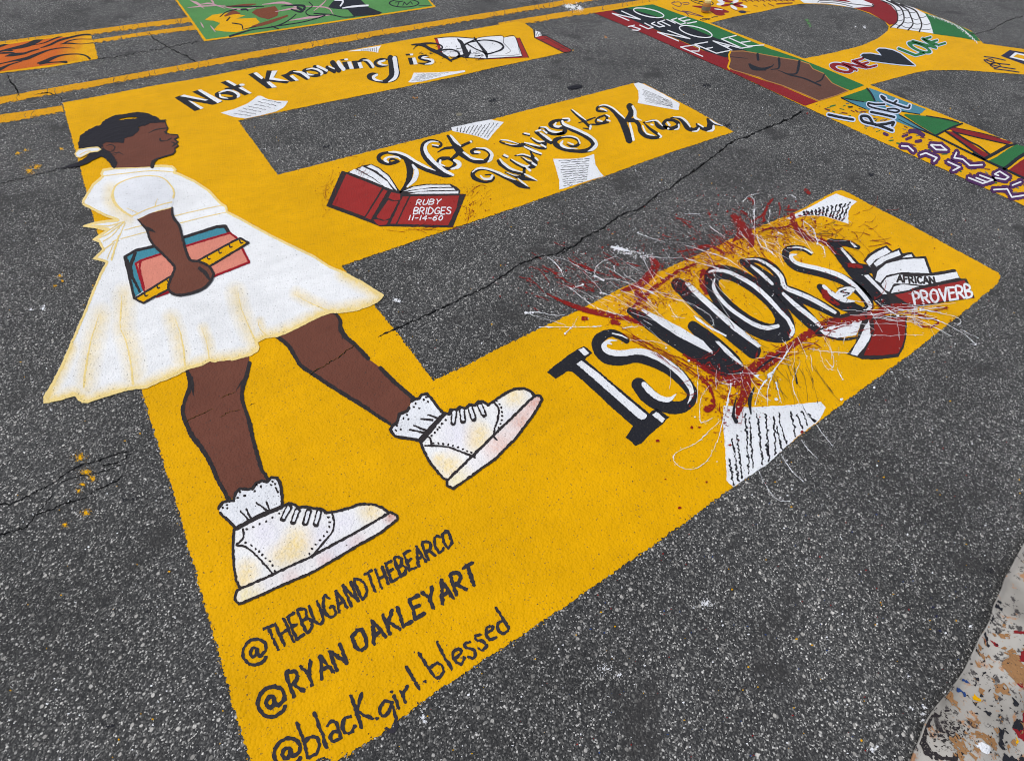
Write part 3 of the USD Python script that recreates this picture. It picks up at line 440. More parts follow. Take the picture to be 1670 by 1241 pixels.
# ---------------------------------------------------------------- signatures
sg = Thing('painted_lettering', 'longest line of thin black capitals right under the walking girl\'s near shoe', 'lettering', (570, 980))
def at_sign(th, t, c, r, w, rot=0, mat='handle'):
    q = lambda p: [(c[0] + r * (x * math.cos(rot) - y * math.sin(rot)), c[1] + r * (x * math.sin(rot) + y * math.cos(rot))) for x, y in p]
    th.add('letter', U(stroke(t, q([(.2, -.32), (-.1, -.36), (-.35, 0), (-.2, .36), (.08, .2), (.25, -.2), (.32, .3), (.6, .22), (.95, -.1), (.9, -.65), (.45, -1.0), (-.25, -.95), (-.8, -.45), (-.95, .2), (-.6, .8), (0, 1.0), (.6, .8), (.85, .5)]), w)), mat, 4)
at_sign(sg, H, (120, 770), 70, 18, -.15)
text(sg, H, 'THEBUGANDTHEBEARCO', (228, 770), (1238, 165), (-55, -128), (-26, -86), 17, 'handle', 4, gap=0.26, jitter=.035, amp=.0028)
sg = Thing('painted_lettering', 'middle line of bold black capitals, in two words, below the shoe', 'lettering', (600, 1045))
at_sign(sg, H, (215, 1050), 82, 23, -.2)
text(sg, H, 'RYAN', (340, 1020), (640, 830), (-40, -125), (-40, -100), 22, 'handle', 4, gap=.26, amp=.003)
text(sg, H, 'OAKLEYART', (700, 775), (1375, 375), (-40, -105), (-30, -105), 22, 'handle', 4, gap=.28, amp=.003)
sg = Thing('painted_lettering', 'lowest line of black lower case letters along the near edge of the yellow letter', 'lettering', (640, 1130))
at_sign(sg, Hb, (462, 770), 118, 32, -.2)
for ls in ([[(540, 515), (590, 640), (640, 810)], [(610, 690), (640, 640), (700, 635), (735, 690), (715, 760), (650, 800)]], [[(690, 435), (740, 570), (800, 725)]], [[(800, 540), (840, 500), (885, 530), (920, 640)], [(905, 580), (850, 590), (825, 640), (860, 670), (920, 640)]],
           [[(1000, 455), (955, 470), (930, 540), (960, 600), (1010, 590), (1035, 540)]], [[(1000, 280), (1050, 420), (1090, 550)], [(1095, 265), (1050, 420)], [(1060, 410), (1110, 445), (1185, 470)]], [[(1218, 465), (1222, 468)]],
           [[(1350, 340), (1290, 325), (1250, 390), (1260, 445), (1310, 440), (1345, 360), (1375, 440), (1390, 540), (1350, 580), (1300, 560)]], [[(1370, 290), (1410, 380)], [(1345, 248), (1348, 250)]], [[(1425, 250), (1465, 330)], [(1440, 285), (1450, 250), (1480, 205)]], [[(1475, 40), (1520, 110), (1585, 220)]], [[(1632, 162), (1636, 164)]]):
    sg.add('letter', U(*[stroke(Hb, l, 30) for l in ls]), 'handle', 4, amp=.0028)
Hc = T(600, 980, 6.423)
for ls in ([[(535, 545), (600, 650), (680, 770), (720, 805)], [(660, 690), (710, 650), (770, 670), (785, 750), (730, 810)]], [[(722, 425), (790, 560), (875, 710)]], [[(905, 600), (970, 550), (960, 500), (900, 520), (890, 580), (930, 640), (980, 650), (1010, 590)]],
           [[(1065, 425), (1015, 440), (1020, 490), (1090, 500), (1130, 550), (1100, 590), (1050, 580)]], [[(1175, 345), (1125, 370), (1140, 410), (1200, 420), (1240, 470), (1200, 510), (1165, 500)]], [[(1245, 330), (1315, 290), (1290, 262), (1245, 275), (1235, 340), (1280, 400), (1350, 380)]], [[(1342, 75), (1400, 160), (1475, 290)], [(1420, 200), (1365, 230), (1365, 300), (1410, 340), (1465, 310)]]):
    sg.add('letter', U(*[stroke(Hc, l, 32) for l in ls]), 'handle', 4, amp=.0028)

# ---------------------------------------------------------------- loose pages
def page(label, t, P, rows, n, w, off=0.0, lo=.08, hi=.9, mat='black'):
    """A painted sheet; rows = the two side lines between which n wavy lines of scribble run."""
    th = Thing('painted_page', label, 'painting', t([P[0]])[0], group=None)
    g = poly(t, P); k = th.add('sheet', g, 'white', 3)
    (a0, a1), (b0, b1) = rows; r = random.Random(label); gs = []
    for i in range(n):
        u = (i + .5) / n; a = np.array(a0) * (1 - u) + np.array(a1) * u; b = np.array(b0) * (1 - u) + np.array(b1) * u
        s = lo + r.uniform(0, .06)
        while s < hi:
            e = min(hi, s + r.uniform(.12, .5)); m_ = max(3, int((e - s) * 22)); nrm = np.array([-(b - a)[1], (b - a)[0]]) / np.linalg.norm(b - a)
            gs.append(stroke(t, [a + (b - a) * (s + (e - s) * j / m_) + nrm * r.uniform(-.9, .9) * w * .8 for j in range(m_ + 1)], [w * r.uniform(.4, 1.2) for j in range(m_ + 1)], sm=False))
            s = e + r.uniform(.015, .05)
    th.add('writing', U(*gs).intersection(g.buffer(-.8)), mat, 4, amp=.0012)
page('painted white page below the first words, at the inner corner of the letter', N1, [(660, 865), (740, 840), (830, 818), (930, 780), (1020, 738), (1100, 685), (1160, 635), (1200, 633), (1300, 680), (1420, 702), (1570, 705), (1540, 760), (1500, 800), (1400, 850), (1200, 900), (1000, 942), (850, 922)], (((1230, 660), (780, 880)), ((1540, 730), (1060, 925))), 7, 7)
page('tiny painted white page cut off by the top edge of the top bar', N3, [(58, 366), (250, 332), (512, 288), (475, 340), (470, 385), (380, 368), (300, 362)], (((230, 345), (460, 310)), ((230, 365), (455, 380))), 9, 6, lo=.05, hi=.95)
page('narrow painted white page lying along the lower edge of the top bar', N3, [(875, 782), (920, 730), (950, 655), (1080, 655), (1300, 648), (1500, 638), (1640, 622), (1642, 645), (1400, 695), (1250, 730), (1080, 770), (950, 787)], (((950, 675), (900, 765)), ((1500, 640), (1100, 765))), 7, 4)
page('painted white page on the upper edge of the middle bar left of the small lettering', W4, [(-120, 235), (0, 212), (210, 165), (420, 128), (600, 165), (500, 270), (380, 412), (220, 350), (0, 305), (-100, 285)], (((-60, 240), (560, 150)), ((-60, 290), (380, 390))), 11, 9, lo=.05, hi=.95)
page('painted white page in the upper right corner of the middle bar', A2, [(768, 545), (800, 537), (835, 548), (940, 600), (1067, 672), (1060, 717), (930, 695), (795, 670), (802, 640), (798, 590)], (((800, 565), (815, 655)), ((1040, 670), (1045, 705))), 9, 2.2)
page('painted white page standing on the lower edge of the middle bar under the curled tail', M2, [(838, 515), (1000, 515), (1090, 505), (1182, 475), (1195, 560), (1230, 620), (1265, 660), (1080, 715), (890, 775), (890, 700), (865, 610)], (((860, 525), (905, 755)), ((1175, 500), (1140, 730))), 12, 5.5)
page('painted white page at the top right corner of the lowest bar above the last letter', PG, [(620, 505), (780, 430), (960, 345), (1120, 255), (1240, 198), (1380, 250), (1505, 295), (1430, 350), (1395, 420), (1390, 500), (1398, 572), (1250, 525), (1100, 480), (960, 468), (840, 475), (700, 520)], (((800, 430), (1440, 280)), ((850, 465), (1330, 560))), 12, 20, lo=.05, hi=.93)
page('large painted white page under the splatter on the near edge of the lowest bar', S1, [(413, 500), (440, 505), (620, 512), (850, 500), (1070, 475), (1102, 515), (1060, 600), (900, 722), (700, 905), (560, 995), (480, 1050), (435, 1010), (425, 800), (412, 650)], (((470, 600), (1010, 540)), ((480, 1020), (900, 690))), 0, 14)
pg = random.Random(3); pt = Thing('painted_scribble', 'rows of short dark wavy lines written on the large page under the splatter', 'lettering', (1250, 720))
for a, b in (((455, 860), (480, 1040)), ((470, 730), (515, 1010)), ((505, 700), (540, 990)), ((560, 560), (585, 960)), ((590, 580), (610, 920)), ((640, 560), (680, 900)), ((700, 560), (720, 880)), ((755, 580), (765, 830)), ((700, 760), (720, 840)), ((785, 550), (830, 750)), ((820, 700), (845, 760)), ((865, 545), (905, 710)), ((905, 560), (950, 660)), ((945, 545), (985, 640)), ((990, 560), (1020, 610)), ((1015, 590), (1035, 610)), ((770, 640), (810, 800))):
    n = max(4, int(math.hypot(b[0] - a[0], b[1] - a[1]) / 9)); p = [(a[0] + (b[0] - a[0]) * i / n + pg.uniform(-7, 7), a[1] + (b[1] - a[1]) * i / n) for i in range(n + 1)]
    pt.add('line', stroke(S1, p, [pg.uniform(4, 15) for _ in p], sm=False), 'black', 4, amp=.0018)

# ---------------------------------------------------------------- top bar lettering
def letters(th, t, items, lay=3, k_=1.0):
    """items: (black strokes [(points, width)], white strokes); shapes may be given as ready polygons."""
    for bl, wh in items:
        k = th.add('letter', U(*[(stroke(t, *b) if isinstance(b, tuple) else b) for b in bl]), 'black', lay, amp=.0018)
        if wh: th.add('highlight', U(*[(stroke(t, b[0], np.asarray(b[1]) * k_) if isinstance(b, tuple) else b.buffer((k_ - 1) * 5)) for b in wh]), 'white', lay + 1.2, parent=k, amp=.0018)
def ringed(t, c, a, b, rot, w): return ellipse(t, c, a, b, rot).difference(ellipse(t, c, a - w, b - w * .75, rot))
w1 = Thing('painted_lettering', 'first short word in black and white at the left end of the top bar', 'lettering', (360, 150))
letters(w1, N1, [([poly(N1, [(38, 658), (140, 622), (480, 680), (275, 582), (385, 548), (692, 715), (555, 757), (440, 735), (222, 698), (437, 800), (310, 842)])], [poly(N1, [(112, 640), (165, 618), (492, 690), (455, 702)]), poly(N1, [(345, 558), (392, 548), (682, 705), (622, 735)]), poly(N1, [(222, 700), (268, 706), (435, 800), (390, 816)])]),
                 ([ringed(N1, (735, 632), 155, 62, 5, 62)], [([(640, 595), (700, 570), (780, 560), (860, 588), (905, 625), (885, 655)], [14, 24, 22, 30, 44, 14]), ([(650, 618), (665, 650), (760, 672)], [24, 26, 8])]),
                 ([poly(N1, [(660, 455), (750, 425), (1085, 598), (985, 630)]), ([(735, 548), (830, 530), (935, 490)], 40)], [poly(N1, [(725, 435), (765, 424), (880, 485), (850, 505)]), poly(N1, [(900, 528), (945, 512), (1082, 598), (1045, 608)]), ellipse(N1, (948, 487), 38, 15)])])
w2 = Thing('painted_lettering', 'long second word in black and white with a curled tail, middle of the top bar', 'lettering', (540, 115))
letters(w2, N2, [([poly(N2, [(38, 512), (130, 482), (430, 688), (300, 705)]), poly(N2, [(290, 458), (435, 460), (420, 500), (365, 590), (600, 605), (560, 635), (260, 600)])], [poly(N2, [(105, 495), (155, 482), (245, 555), (220, 580)]), poly(N2, [(360, 465), (437, 460), (380, 555), (605, 605), (470, 600), (320, 580)]), poly(N2, [(285, 615), (330, 606), (430, 685), (360, 692)])]),
                 ([poly(N2, [(475, 522), (550, 505), (725, 595), (615, 612)]), ([(560, 520), (640, 480), (720, 500), (830, 560)], [40, 50, 55, 55])], [poly(N2, [(600, 538), (640, 520), (725, 592), (680, 600)]), ([(650, 475), (740, 480), (800, 510), (855, 555)], [10, 26, 40, 36])]),
                 ([ringed(N2, (905, 485), 140, 62, 8, 58)], [([(825, 445), (900, 432), (980, 450), (1035, 490), (1020, 520)], [12, 18, 28, 36, 20]), ([(835, 490), (860, 512), (930, 520)], [14, 24, 6])]),
                 ([([(940, 415), (1000, 450), (1080, 480)], 60), ([(1060, 490), (1110, 450), (1100, 420)], 40), ([(1110, 420), (1200, 470)], 55), ([(1180, 355), (1230, 420), (1260, 455)], 70)], [([(975, 402), (1040, 430), (1100, 460)], 32), ([(1130, 405), (1200, 435)], 18), ([(1258, 352), (1290, 400), (1325, 440)], 54)]),
                 ([poly(N2, [(1305, 345), (1400, 335), (1455, 435), (1350, 450)]), poly(N2, [(1275, 312), (1340, 305), (1350, 322), (1290, 328)])], [poly(N2, [(1375, 342), (1425, 338), (1470, 435), (1410, 440)]), ellipse(N2, (1362, 310), 28, 12)])])
letters(w2, N3, [([poly(N3, [(110, 498), (190, 490), (270, 590), (150, 605)]), ([(195, 515), (260, 480), (320, 500), (380, 570)], [35, 45, 60, 60])], [poly(N3, [(190, 520), (235, 510), (268, 590), (220, 598)]), ([(265, 485), (330, 490), (375, 530), (402, 572)], [8, 26, 38, 36])]),
                 ([([(590, 475), (500, 475), (425, 520), (480, 568), (590, 560)], [20, 34, 40, 34, 20]), ([(635, 455), (650, 560), (655, 680), (600, 755), (520, 775), (420, 755), (345, 710), (390, 670), (460, 668)], [80, 80, 80, 70, 40, 36, 60, 36, 14]), ([(700, 455), (735, 600), (740, 680), (690, 750), (610, 785)], [60, 40, 40, 34, 10])], [([(690, 460), (710, 580), (718, 660), (690, 730), (610, 780)], [58, 58, 56, 46, 12]), ([(560, 488), (480, 515), (520, 545), (590, 552)], [22, 34, 24, 8]), ([(455, 682), (405, 715), (440, 752), (530, 768)], [30, 40, 28, 6])])])
w3 = Thing('painted_lettering', 'two letter word in black and white between the long word and the crossed open book', 'lettering', (690, 97))
letters(w3, N3, [([poly(N3, [(870, 455), (950, 450), (1005, 540), (895, 548)]), poly(N3, [(835, 400), (935, 397), (940, 420), (845, 424)])], [poly(N3, [(925, 455), (970, 450), (1002, 540), (950, 545)]), poly(N3, [(893, 400), (942, 398), (942, 420), (905, 422)])]),
                 ([([(1150, 430), (1080, 425), (1025, 450), (1090, 475), (1180, 495), (1190, 520), (1110, 535), (1010, 525)], [8, 28, 40, 44, 50, 50, 36, 14])], [([(1145, 440), (1090, 440), (1065, 458), (1140, 470), (1205, 490), (1190, 525), (1100, 542)], [4, 18, 22, 22, 36, 34, 8])])])
# crossed-out word on an open book
ob = Thing('painted_book', 'painted open book with red cover behind the wild black letters on the top bar', 'painting', (780, 75))
ob.add('cover', U(poly(B4, [(183, 276), (232, 276), (260, 360), (275, 470), (235, 430)]), poly(B4, [(1025, 270), (1078, 272), (1172, 478), (720, 497), (480, 480), (480, 468), (720, 482), (1105, 462)])), 'bookred', 3, amp=.0015)
k = ob.add('pages', poly(B4, [(215, 278), (370, 262), (620, 278), (640, 268), (760, 258), (895, 252), (905, 268), (1022, 254), (1070, 360), (1110, 468), (900, 475), (720, 488), (480, 470), (280, 466)]), 'white', 4, amp=.0015)
ob.add('outline', U(stroke(B4, [(183, 276), (370, 262), (610, 278)], 9), stroke(B4, [(610, 282), (700, 262), (895, 252), (905, 320), (950, 370), (980, 410), (930, 440)], [8, 6, 6, 6, 5, 4, 3]), stroke(B4, [(905, 268), (1020, 254), (1070, 400), (1050, 450), (760, 462)], [4, 6, 4, 4, 2]), stroke(B4, [(1035, 268), (1105, 465), (720, 490), (480, 475)], [7, 7, 8, 8], sm=False), stroke(B4, [(1075, 272), (1172, 478)], 6)), 'ink', 5, parent=k, amp=.0012)
bw = Thing('painted_lettering', 'rough scrawled black word in capitals crossing the open book on the top bar', 'lettering', (760, 85))
bw.add('letter', U(stroke(B4, [(-60, 345), (0, 340), (70, 350), (140, 390), (220, 425), (300, 470), (360, 518)], [6, 22, 30, 34, 36, 30, 14]), stroke(B4, [(-40, 390), (10, 345), (80, 332), (170, 328), (240, 345), (265, 375), (215, 410)], [5, 14, 22, 16, 16, 18, 24]), stroke(B4, [(215, 415), (290, 395), (370, 395), (430, 420), (440, 460), (400, 485), (350, 505)], [20, 16, 14, 18, 24, 24, 14])), 'black', 6, amp=.003)
bw.add('letter', U(stroke(B4, [(425, 285), (470, 330), (500, 400), (520, 450)], [14, 40, 50, 60]), stroke(B4, [(620, 285), (540, 320), (500, 345)], [14, 14, 20]), stroke(B4, [(520, 330), (600, 380), (680, 415), (725, 440)], [14, 12, 12, 16]), stroke(B4, [(430, 470), (540, 440), (560, 400)], [20, 30, 10])), 'black', 6, amp=.003)
bw.add('letter', U(stroke(B4, [(600, 270), (660, 350), (720, 430), (735, 480)], [16, 22, 34, 16]), stroke(B4, [(510, 330), (620, 305), (720, 295), (830, 310), (900, 350), (890, 390), (820, 420), (735, 442)], [10, 12, 12, 16, 20, 20, 14, 16])), 'black', 6, amp=.003)
rr = random.Random(12)
bw.add('splash', U(*[flung(680 + rr.uniform(0, 110), 84 + rr.uniform(-6, 14), rr.uniform(-.5, .9) + rr.choice((0, 3.1)), rr.uniform(4, 16), .7, rr) for _ in range(26)], *[speck(700 + rr.uniform(0, 120), 84 + rr.uniform(-16, 20), rr.uniform(.4, 1.1), rr) for _ in range(50)]), 'black', 5.4, kind='stuff', amp=.001)
cb = Thing('painted_book', 'small painted red book lying closed along the torn right end of the top bar', 'painting', (905, 67))
cb.add('cover', poly(B4, [(1228, 268), (1310, 248), (1350, 250), (1480, 320), (1625, 400), (1600, 418), (1540, 425)]), 'bookred', 3)
k = cb.add('pages', poly(B4, [(1240, 195), (1288, 212), (1310, 250), (1240, 268)]), 'white', 3)
cb.add('outline', U(stroke(B4, [(1228, 190), (1232, 268), (1540, 425), (1600, 418), (1625, 400), (1350, 250), (1310, 248)], 9, sm=False), stroke(B4, [(1300, 292), (1380, 280)], 5), stroke(B4, [(1480, 385), (1560, 365)], 5), stroke(B4, [(1330, 262), (1590, 405)], 6), stroke(B4, [(1250, 250), (1262, 215), (1275, 250), (1290, 225), (1300, 250)], 4, sm=False)), 'ink', 4, parent=k)

# ---------------------------------------------------------------- middle bar lettering
w4 = Thing('painted_lettering', 'curled word in black and white rising out of the open red book', 'lettering', (700, 270))
letters(w4, M1, [([([(765, 215), (720, 205), (700, 222), (740, 245), (790, 225)], [10, 18, 10, 10, 4]), ([(770, 225), (690, 245), (620, 220), (612, 180), (670, 152), (760, 165), (840, 200), (930, 250), (1010, 290), (1100, 325), (1170, 345), (1230, 348)], [26, 30, 34, 34, 22, 30, 46, 50, 44, 36, 34, 14]), ([(830, 190), (865, 260), (870, 340), (845, 420), (790, 485)], [40, 56, 52, 40, 16]), ([(1200, 345), (1110, 290), (1030, 220), (985, 150), (990, 85), (1040, 50), (1100, 52), (1138, 80), (1115, 102), (1060, 98)], [24, 44, 50, 50, 46, 24, 14, 18, 22, 10])],
                  [([(690, 146), (760, 148), (840, 175), (920, 225), (1010, 272), (1085, 302)], [8, 18, 22, 22, 18, 6]), ([(790, 205), (760, 188), (690, 190), (660, 212), (690, 235)], [12, 14, 16, 24, 10]), ([(895, 255), (925, 310), (910, 375), (850, 440)], [16, 40, 40, 12]), ([(1235, 340), (1160, 300), (1070, 225), (1010, 150), (1005, 90), (1050, 58), (1110, 62)], [20, 28, 30, 32, 26, 14, 6]), ([(1060, 85), (1110, 95)], 10)]),
                 ([([(1200, 195), (1130, 200), (1105, 240), (1150, 280), (1220, 280), (1250, 240), (1200, 205), (1140, 215)], [22, 26, 26, 26, 28, 26, 18, 12])], [([(1130, 215), (1125, 245), (1165, 265)], [16, 20, 8]), ([(1245, 215), (1285, 240), (1280, 270), (1220, 290)], [20, 34, 32, 12])]),
                 ([([(1190, 10), (1240, 70), (1290, 140), (1370, 205), (1450, 232), (1520, 215), (1555, 170), (1520, 130), (1450, 118), (1395, 135), (1400, 155), (1450, 162)], [20, 46, 60, 40, 30, 36, 40, 30, 22, 26, 22, 8]), ([(1105, 148), (1170, 115), (1280, 105), (1340, 80), (1392, 58)], [8, 20, 24, 22, 20]), ([(1300, 130), (1265, 170), (1220, 205)], [40, 34, 20])], [([(1215, 8), (1260, 60), (1300, 95)], [16, 24, 8]), ([(1325, 150), (1400, 200), (1490, 212)], [16, 20, 8]), ([(1430, 112), (1510, 118), (1560, 160), (1555, 205), (1530, 230)], [6, 16, 26, 28, 10]), ([(1420, 145), (1460, 150)], 18), ([(1385, 58), (1390, 60)], 16)])])
w5 = Thing('painted_lettering', 'smaller curled word climbing the middle of the middle bar with a big spiral tail', 'lettering', (850, 250))
letters(w5, W4, [([([(345, 882), (420, 880), (465, 920), (430, 965), (320, 975), (200, 925), (175, 860), (250, 805), (360, 805), (480, 850), (600, 905), (720, 960), (820, 1020), (945, 1062)], [14, 20, 26, 30, 36, 60, 60, 44, 34, 40, 50, 60, 70, 24]), ([(620, 845), (720, 885), (850, 925), (1050, 962)], [20, 36, 60, 8]), ([(880, 780), (870, 850), (860, 900)], [30, 50, 60])], [([(170, 845), (240, 795), (350, 793), (500, 840), (640, 905), (755, 950)], [14, 26, 28, 28, 28, 12]), ([(440, 895), (410, 935), (330, 935), (280, 895)], [36, 34, 30, 22]), ([(790, 930), (860, 990), (930, 1040)], [14, 26, 8]), ([(880, 870), (960, 910), (1055, 962)], [20, 30, 6]), ([(640, 850), (740, 885), (800, 890)], [8, 14, 4])]),
                 ([([(520, 690), (560, 740), (680, 820), (840, 870)], [40, 50, 44, 30]), ([(580, 625), (640, 645)], [18, 30])], [([(545, 665), (590, 720), (700, 800), (850, 845)], [18, 34, 30, 14]), ([(605, 612), (650, 632)], 30)]),
                 ([([(690, 680), (790, 740), (900, 780), (1010, 770)], [26, 40, 50, 40]), ([(750, 620), (850, 615), (980, 650), (1030, 720), (1000, 770)], [18, 26, 50, 60, 40]), ([(830, 640), (930, 710), (1000, 740)], [14, 34, 50]), ([(960, 560), (1000, 650)], [20, 50])], [([(700, 668), (800, 725), (900, 765), (950, 750)], [10, 26, 28, 12]), ([(780, 612), (860, 600), (960, 630)], [10, 18, 16]), ([(860, 640), (920, 680), (985, 700)], [6, 18, 10]), ([(990, 720), (1035, 750)], 28), ([(1030, 650), (1060, 680)], 26), ([(910, 785), (955, 820)], [26, 36])]),
                 ([([(870, 480), (740, 490), (620, 460), (545, 430), (600, 410), (720, 440), (830, 470), (900, 500), (1010, 560), (1100, 605)], [40, 28, 26, 22, 14, 18, 30, 46, 50, 26]), ([(840, 455), (930, 460), (1050, 505), (1160, 520), (1165, 490)], [20, 30, 40, 36, 30])], [([(560, 405), (650, 412), (800, 460)], [12, 20, 8]), ([(620, 450), (700, 468), (780, 472)], [6, 12, 6]), ([(880, 495), (1000, 550), (1110, 595)], [20, 32, 20]), ([(880, 440), (980, 465), (1090, 495)], [14, 26, 10]), ([(1110, 470), (1170, 505)], [24, 22])]),
                 ([([(970, 385), (1060, 440), (1160, 450), (1150, 510)], [24, 40, 46, 20]), ([(860, 325), (945, 345)], [24, 24])], [([(985, 380), (1070, 425), (1150, 425)], [16, 24, 10]), ([(880, 315), (945, 328)], [18, 22])]),
                 ([([(1030, 300), (1080, 330), (1170, 400), (1240, 440)], [34, 50, 60, 50]), ([(1080, 270), (1090, 240), (1150, 240), (1200, 300), (1290, 325), (1400, 310)], [24, 30, 26, 40, 44, 50]), ([(1120, 270), (1180, 320)], [20, 26])], [([(1035, 285), (1100, 270), (1080, 290)], [18, 22, 10]), ([(1095, 310), (1170, 360), (1240, 410)], [16, 34, 28]), ([(1100, 230), (1170, 235), (1220, 275), (1300, 300), (1390, 290)], [12, 24, 30, 28, 10]), ([(1130, 275), (1180, 310)], [14, 26])]),
                 ([([(1490, 135), (1400, 135), (1290, 150), (1230, 195), (1290, 235), (1390, 245), (1440, 220)], [14, 36, 44, 56, 40, 40, 50]), ([(1380, 140), (1400, 190), (1500, 250), (1640, 310), (1780, 390), (1830, 470), (1760, 540), (1600, 560), (1420, 530), (1310, 470), (1300, 410), (1400, 370), (1520, 370), (1610, 410), (1610, 470), (1530, 495), (1450, 465)], [34, 50, 60, 66, 80, 90, 70, 46, 56, 70, 60, 34, 34, 40, 40, 30, 10]), ([(1440, 240), (1420, 300), (1340, 320)], [50, 60, 50])],
                  [([(1395, 150), (1420, 190), (1520, 235), (1660, 295), (1800, 375), (1860, 460), (1810, 530), (1740, 560)], [30, 40, 36, 34, 34, 44, 44, 8]), ([(1400, 115), (1480, 118), (1495, 145), (1460, 155)], [14, 24, 20, 10]), ([(1310, 170), (1290, 210), (1340, 225), (1385, 215)], [16, 34, 30, 14]), ([(1400, 420), (1380, 470), (1460, 515), (1600, 525)], [20, 40, 24, 8]), ([(1380, 365), (1500, 355), (1600, 385), (1635, 450)], [6, 16, 20, 24]), ([(1470, 440), (1540, 468)], [14, 24])])])
w6 = Thing('painted_lettering', 'tiny two letter word between the spiral tail and the last curled word', 'lettering', (970, 190))
letters(w6, K4, [([([(10, 185), (70, 240), (140, 300), (190, 350), (200, 375), (130, 368)], [14, 24, 30, 26, 20, 10]), ([(85, 315), (170, 290), (250, 260)], [10, 18, 14])], [([(20, 180), (90, 235), (160, 290)], [10, 18, 6]), ([(205, 345), (200, 375)], 22)]), ([([(340, 240), (280, 265), (255, 300), (290, 320), (350, 300), (370, 260), (345, 235)], [20, 20, 22, 22, 26, 26, 14]), ([(200, 330), (270, 330), (380, 310)], [14, 20, 20])], [([(360, 232), (395, 250)], [10, 16]), ([(280, 285), (320, 300)], [20, 14]), ([(370, 285), (400, 295)], 16)])])
w7 = Thing('painted_lettering', 'large curled last word on the middle bar ending near its right tip', 'lettering', (1080, 215))
letters(w7, K4, [([([(370, 195), (330, 200), (275, 190), (275, 160), (330, 143), (400, 165), (460, 215), (520, 290), (560, 380), (595, 487)], [18, 20, 26, 24, 20, 34, 50, 66, 70, 70]), ([(600, 150), (620, 200), (590, 260), (560, 290)], [70, 66, 50, 40]), ([(590, 290), (650, 290), (690, 330), (710, 400), (770, 450), (850, 462), (905, 455), (870, 420), (800, 370), (740, 310)], [40, 40, 40, 44, 40, 36, 22, 32, 26, 10])], [([(290, 145), (350, 133), (430, 165), (500, 225), (550, 270)], [8, 14, 16, 16, 8]), ([(305, 170), (340, 180), (370, 195)], [16, 18, 12]), ([(630, 150), (655, 200), (655, 260), (720, 290)], [24, 30, 28, 8]), ([(600, 320), (620, 400), (638, 485)], [20, 26, 26]), ([(730, 345), (770, 420), (850, 445)], [16, 18, 6]), ([(890, 420), (918, 450), (900, 465)], [16, 16, 8])]),
                 ([([(735, 310), (800, 300), (850, 290), (880, 340), (930, 365), (990, 360)], [10, 24, 24, 40, 40, 30])], [([(760, 305), (820, 292), (880, 295), (930, 345)], [8, 12, 16, 10]), ([(815, 330), (835, 335)], 16)]),
                 ([([(1050, 290), (980, 285), (940, 325), (990, 370), (1070, 355), (1090, 320), (1050, 290)], [26, 30, 34, 34, 40, 40, 30])], [([(980, 310), (1000, 335)], [20, 24]), ([(1095, 330), (1090, 370), (1050, 385)], [16, 20, 8]), ([(985, 372), (992, 373)], 18)]),
                 ([([(1015, 265), (1080, 262), (1140, 300), (1180, 360), (1240, 385), (1290, 360), (1270, 320)], [14, 24, 44, 50, 40, 36, 10]), ([(1270, 320), (1320, 365), (1390, 375), (1410, 330), (1385, 275)], [10, 30, 50, 60, 24]), ([(1410, 300), (1460, 330), (1535, 348)], [30, 16, 4])], [([(1040, 253), (1120, 262), (1180, 310), (1210, 355)], [8, 18, 22, 14]), ([(1300, 370), (1280, 395), (1230, 402)], [16, 18, 8]), ([(1290, 325), (1340, 355)], 14), ([(1445, 345), (1440, 385), (1380, 402)], [20, 24, 8]), ([(1410, 280), (1460, 315), (1540, 345)], [10, 16, 4])])])
# open red book
rb = Thing('painted_book', 'painted open dark red book on the middle bar, white lettering on its cover', 'painting', (650, 320))
rb.add('outline', poly(M1, [(295, 305), (345, 318), (470, 262), (545, 248), (610, 275), (700, 345), (775, 460), (800, 478), (880, 435), (1010, 415), (1215, 415), (1265, 440), (1298, 470), (1290, 497), (1345, 502), (1232, 782), (900, 778), (700, 772), (620, 775), (560, 750), (165, 602)]), 'ink', 3)
for P in ([(335, 332), (635, 450), (490, 690), (215, 590)], [(650, 460), (682, 474), (542, 716), (497, 700)], [(712, 485), (790, 500), (790, 548), (740, 556), (690, 535)], [(690, 550), (720, 562), (775, 560), (700, 705), (660, 720), (600, 705), (590, 690)], [(560, 720), (590, 712), (640, 728), (690, 722), (672, 758), (610, 765)], [(810, 522), (862, 520), (752, 752), (706, 752)], [(876, 520), (1288, 514), (1262, 620), (1195, 765), (765, 752)]):
    rb.add('cover_panel', poly(M1, P), 'bookred', 4)
for P in ([(360, 318), (400, 290), (430, 300), (560, 370), (640, 428), (520, 378)], [(430, 290), (470, 268), (560, 310), (680, 395), (730, 465), (660, 440), (560, 360)], [(505, 268), (545, 254), (605, 282), (690, 350), (745, 430), (765, 475), (735, 450), (680, 380), (590, 305)], [(815, 478), (900, 440), (1010, 424), (1205, 424), (1225, 440), (1050, 445), (900, 465)], [(850, 482), (960, 460), (1100, 450), (1240, 450), (1255, 468), (1040, 470), (900, 486)], [(860, 500), (960, 482), (1100, 478), (1280, 476), (1278, 496), (1000, 500)]):
    rb.add('page', poly(M1, P), 'white', 4)
text(rb, M1, 'RUBY', (922, 592), (1120, 585), (18, -42), (18, -42), 8.5, 'white', 5, gap=.3, amp=.001)
text(rb, M1, 'BRIDGES', (900, 668), (1212, 668), (14, -52), (8, -55), 9.5, 'white', 5, gap=.22, amp=.001)
text(rb, M1, '11-14-60', (858, 718), (1142, 722), (12, -36), (12, -38), 8.5, 'white', 5, gap=.28, amp=.001)

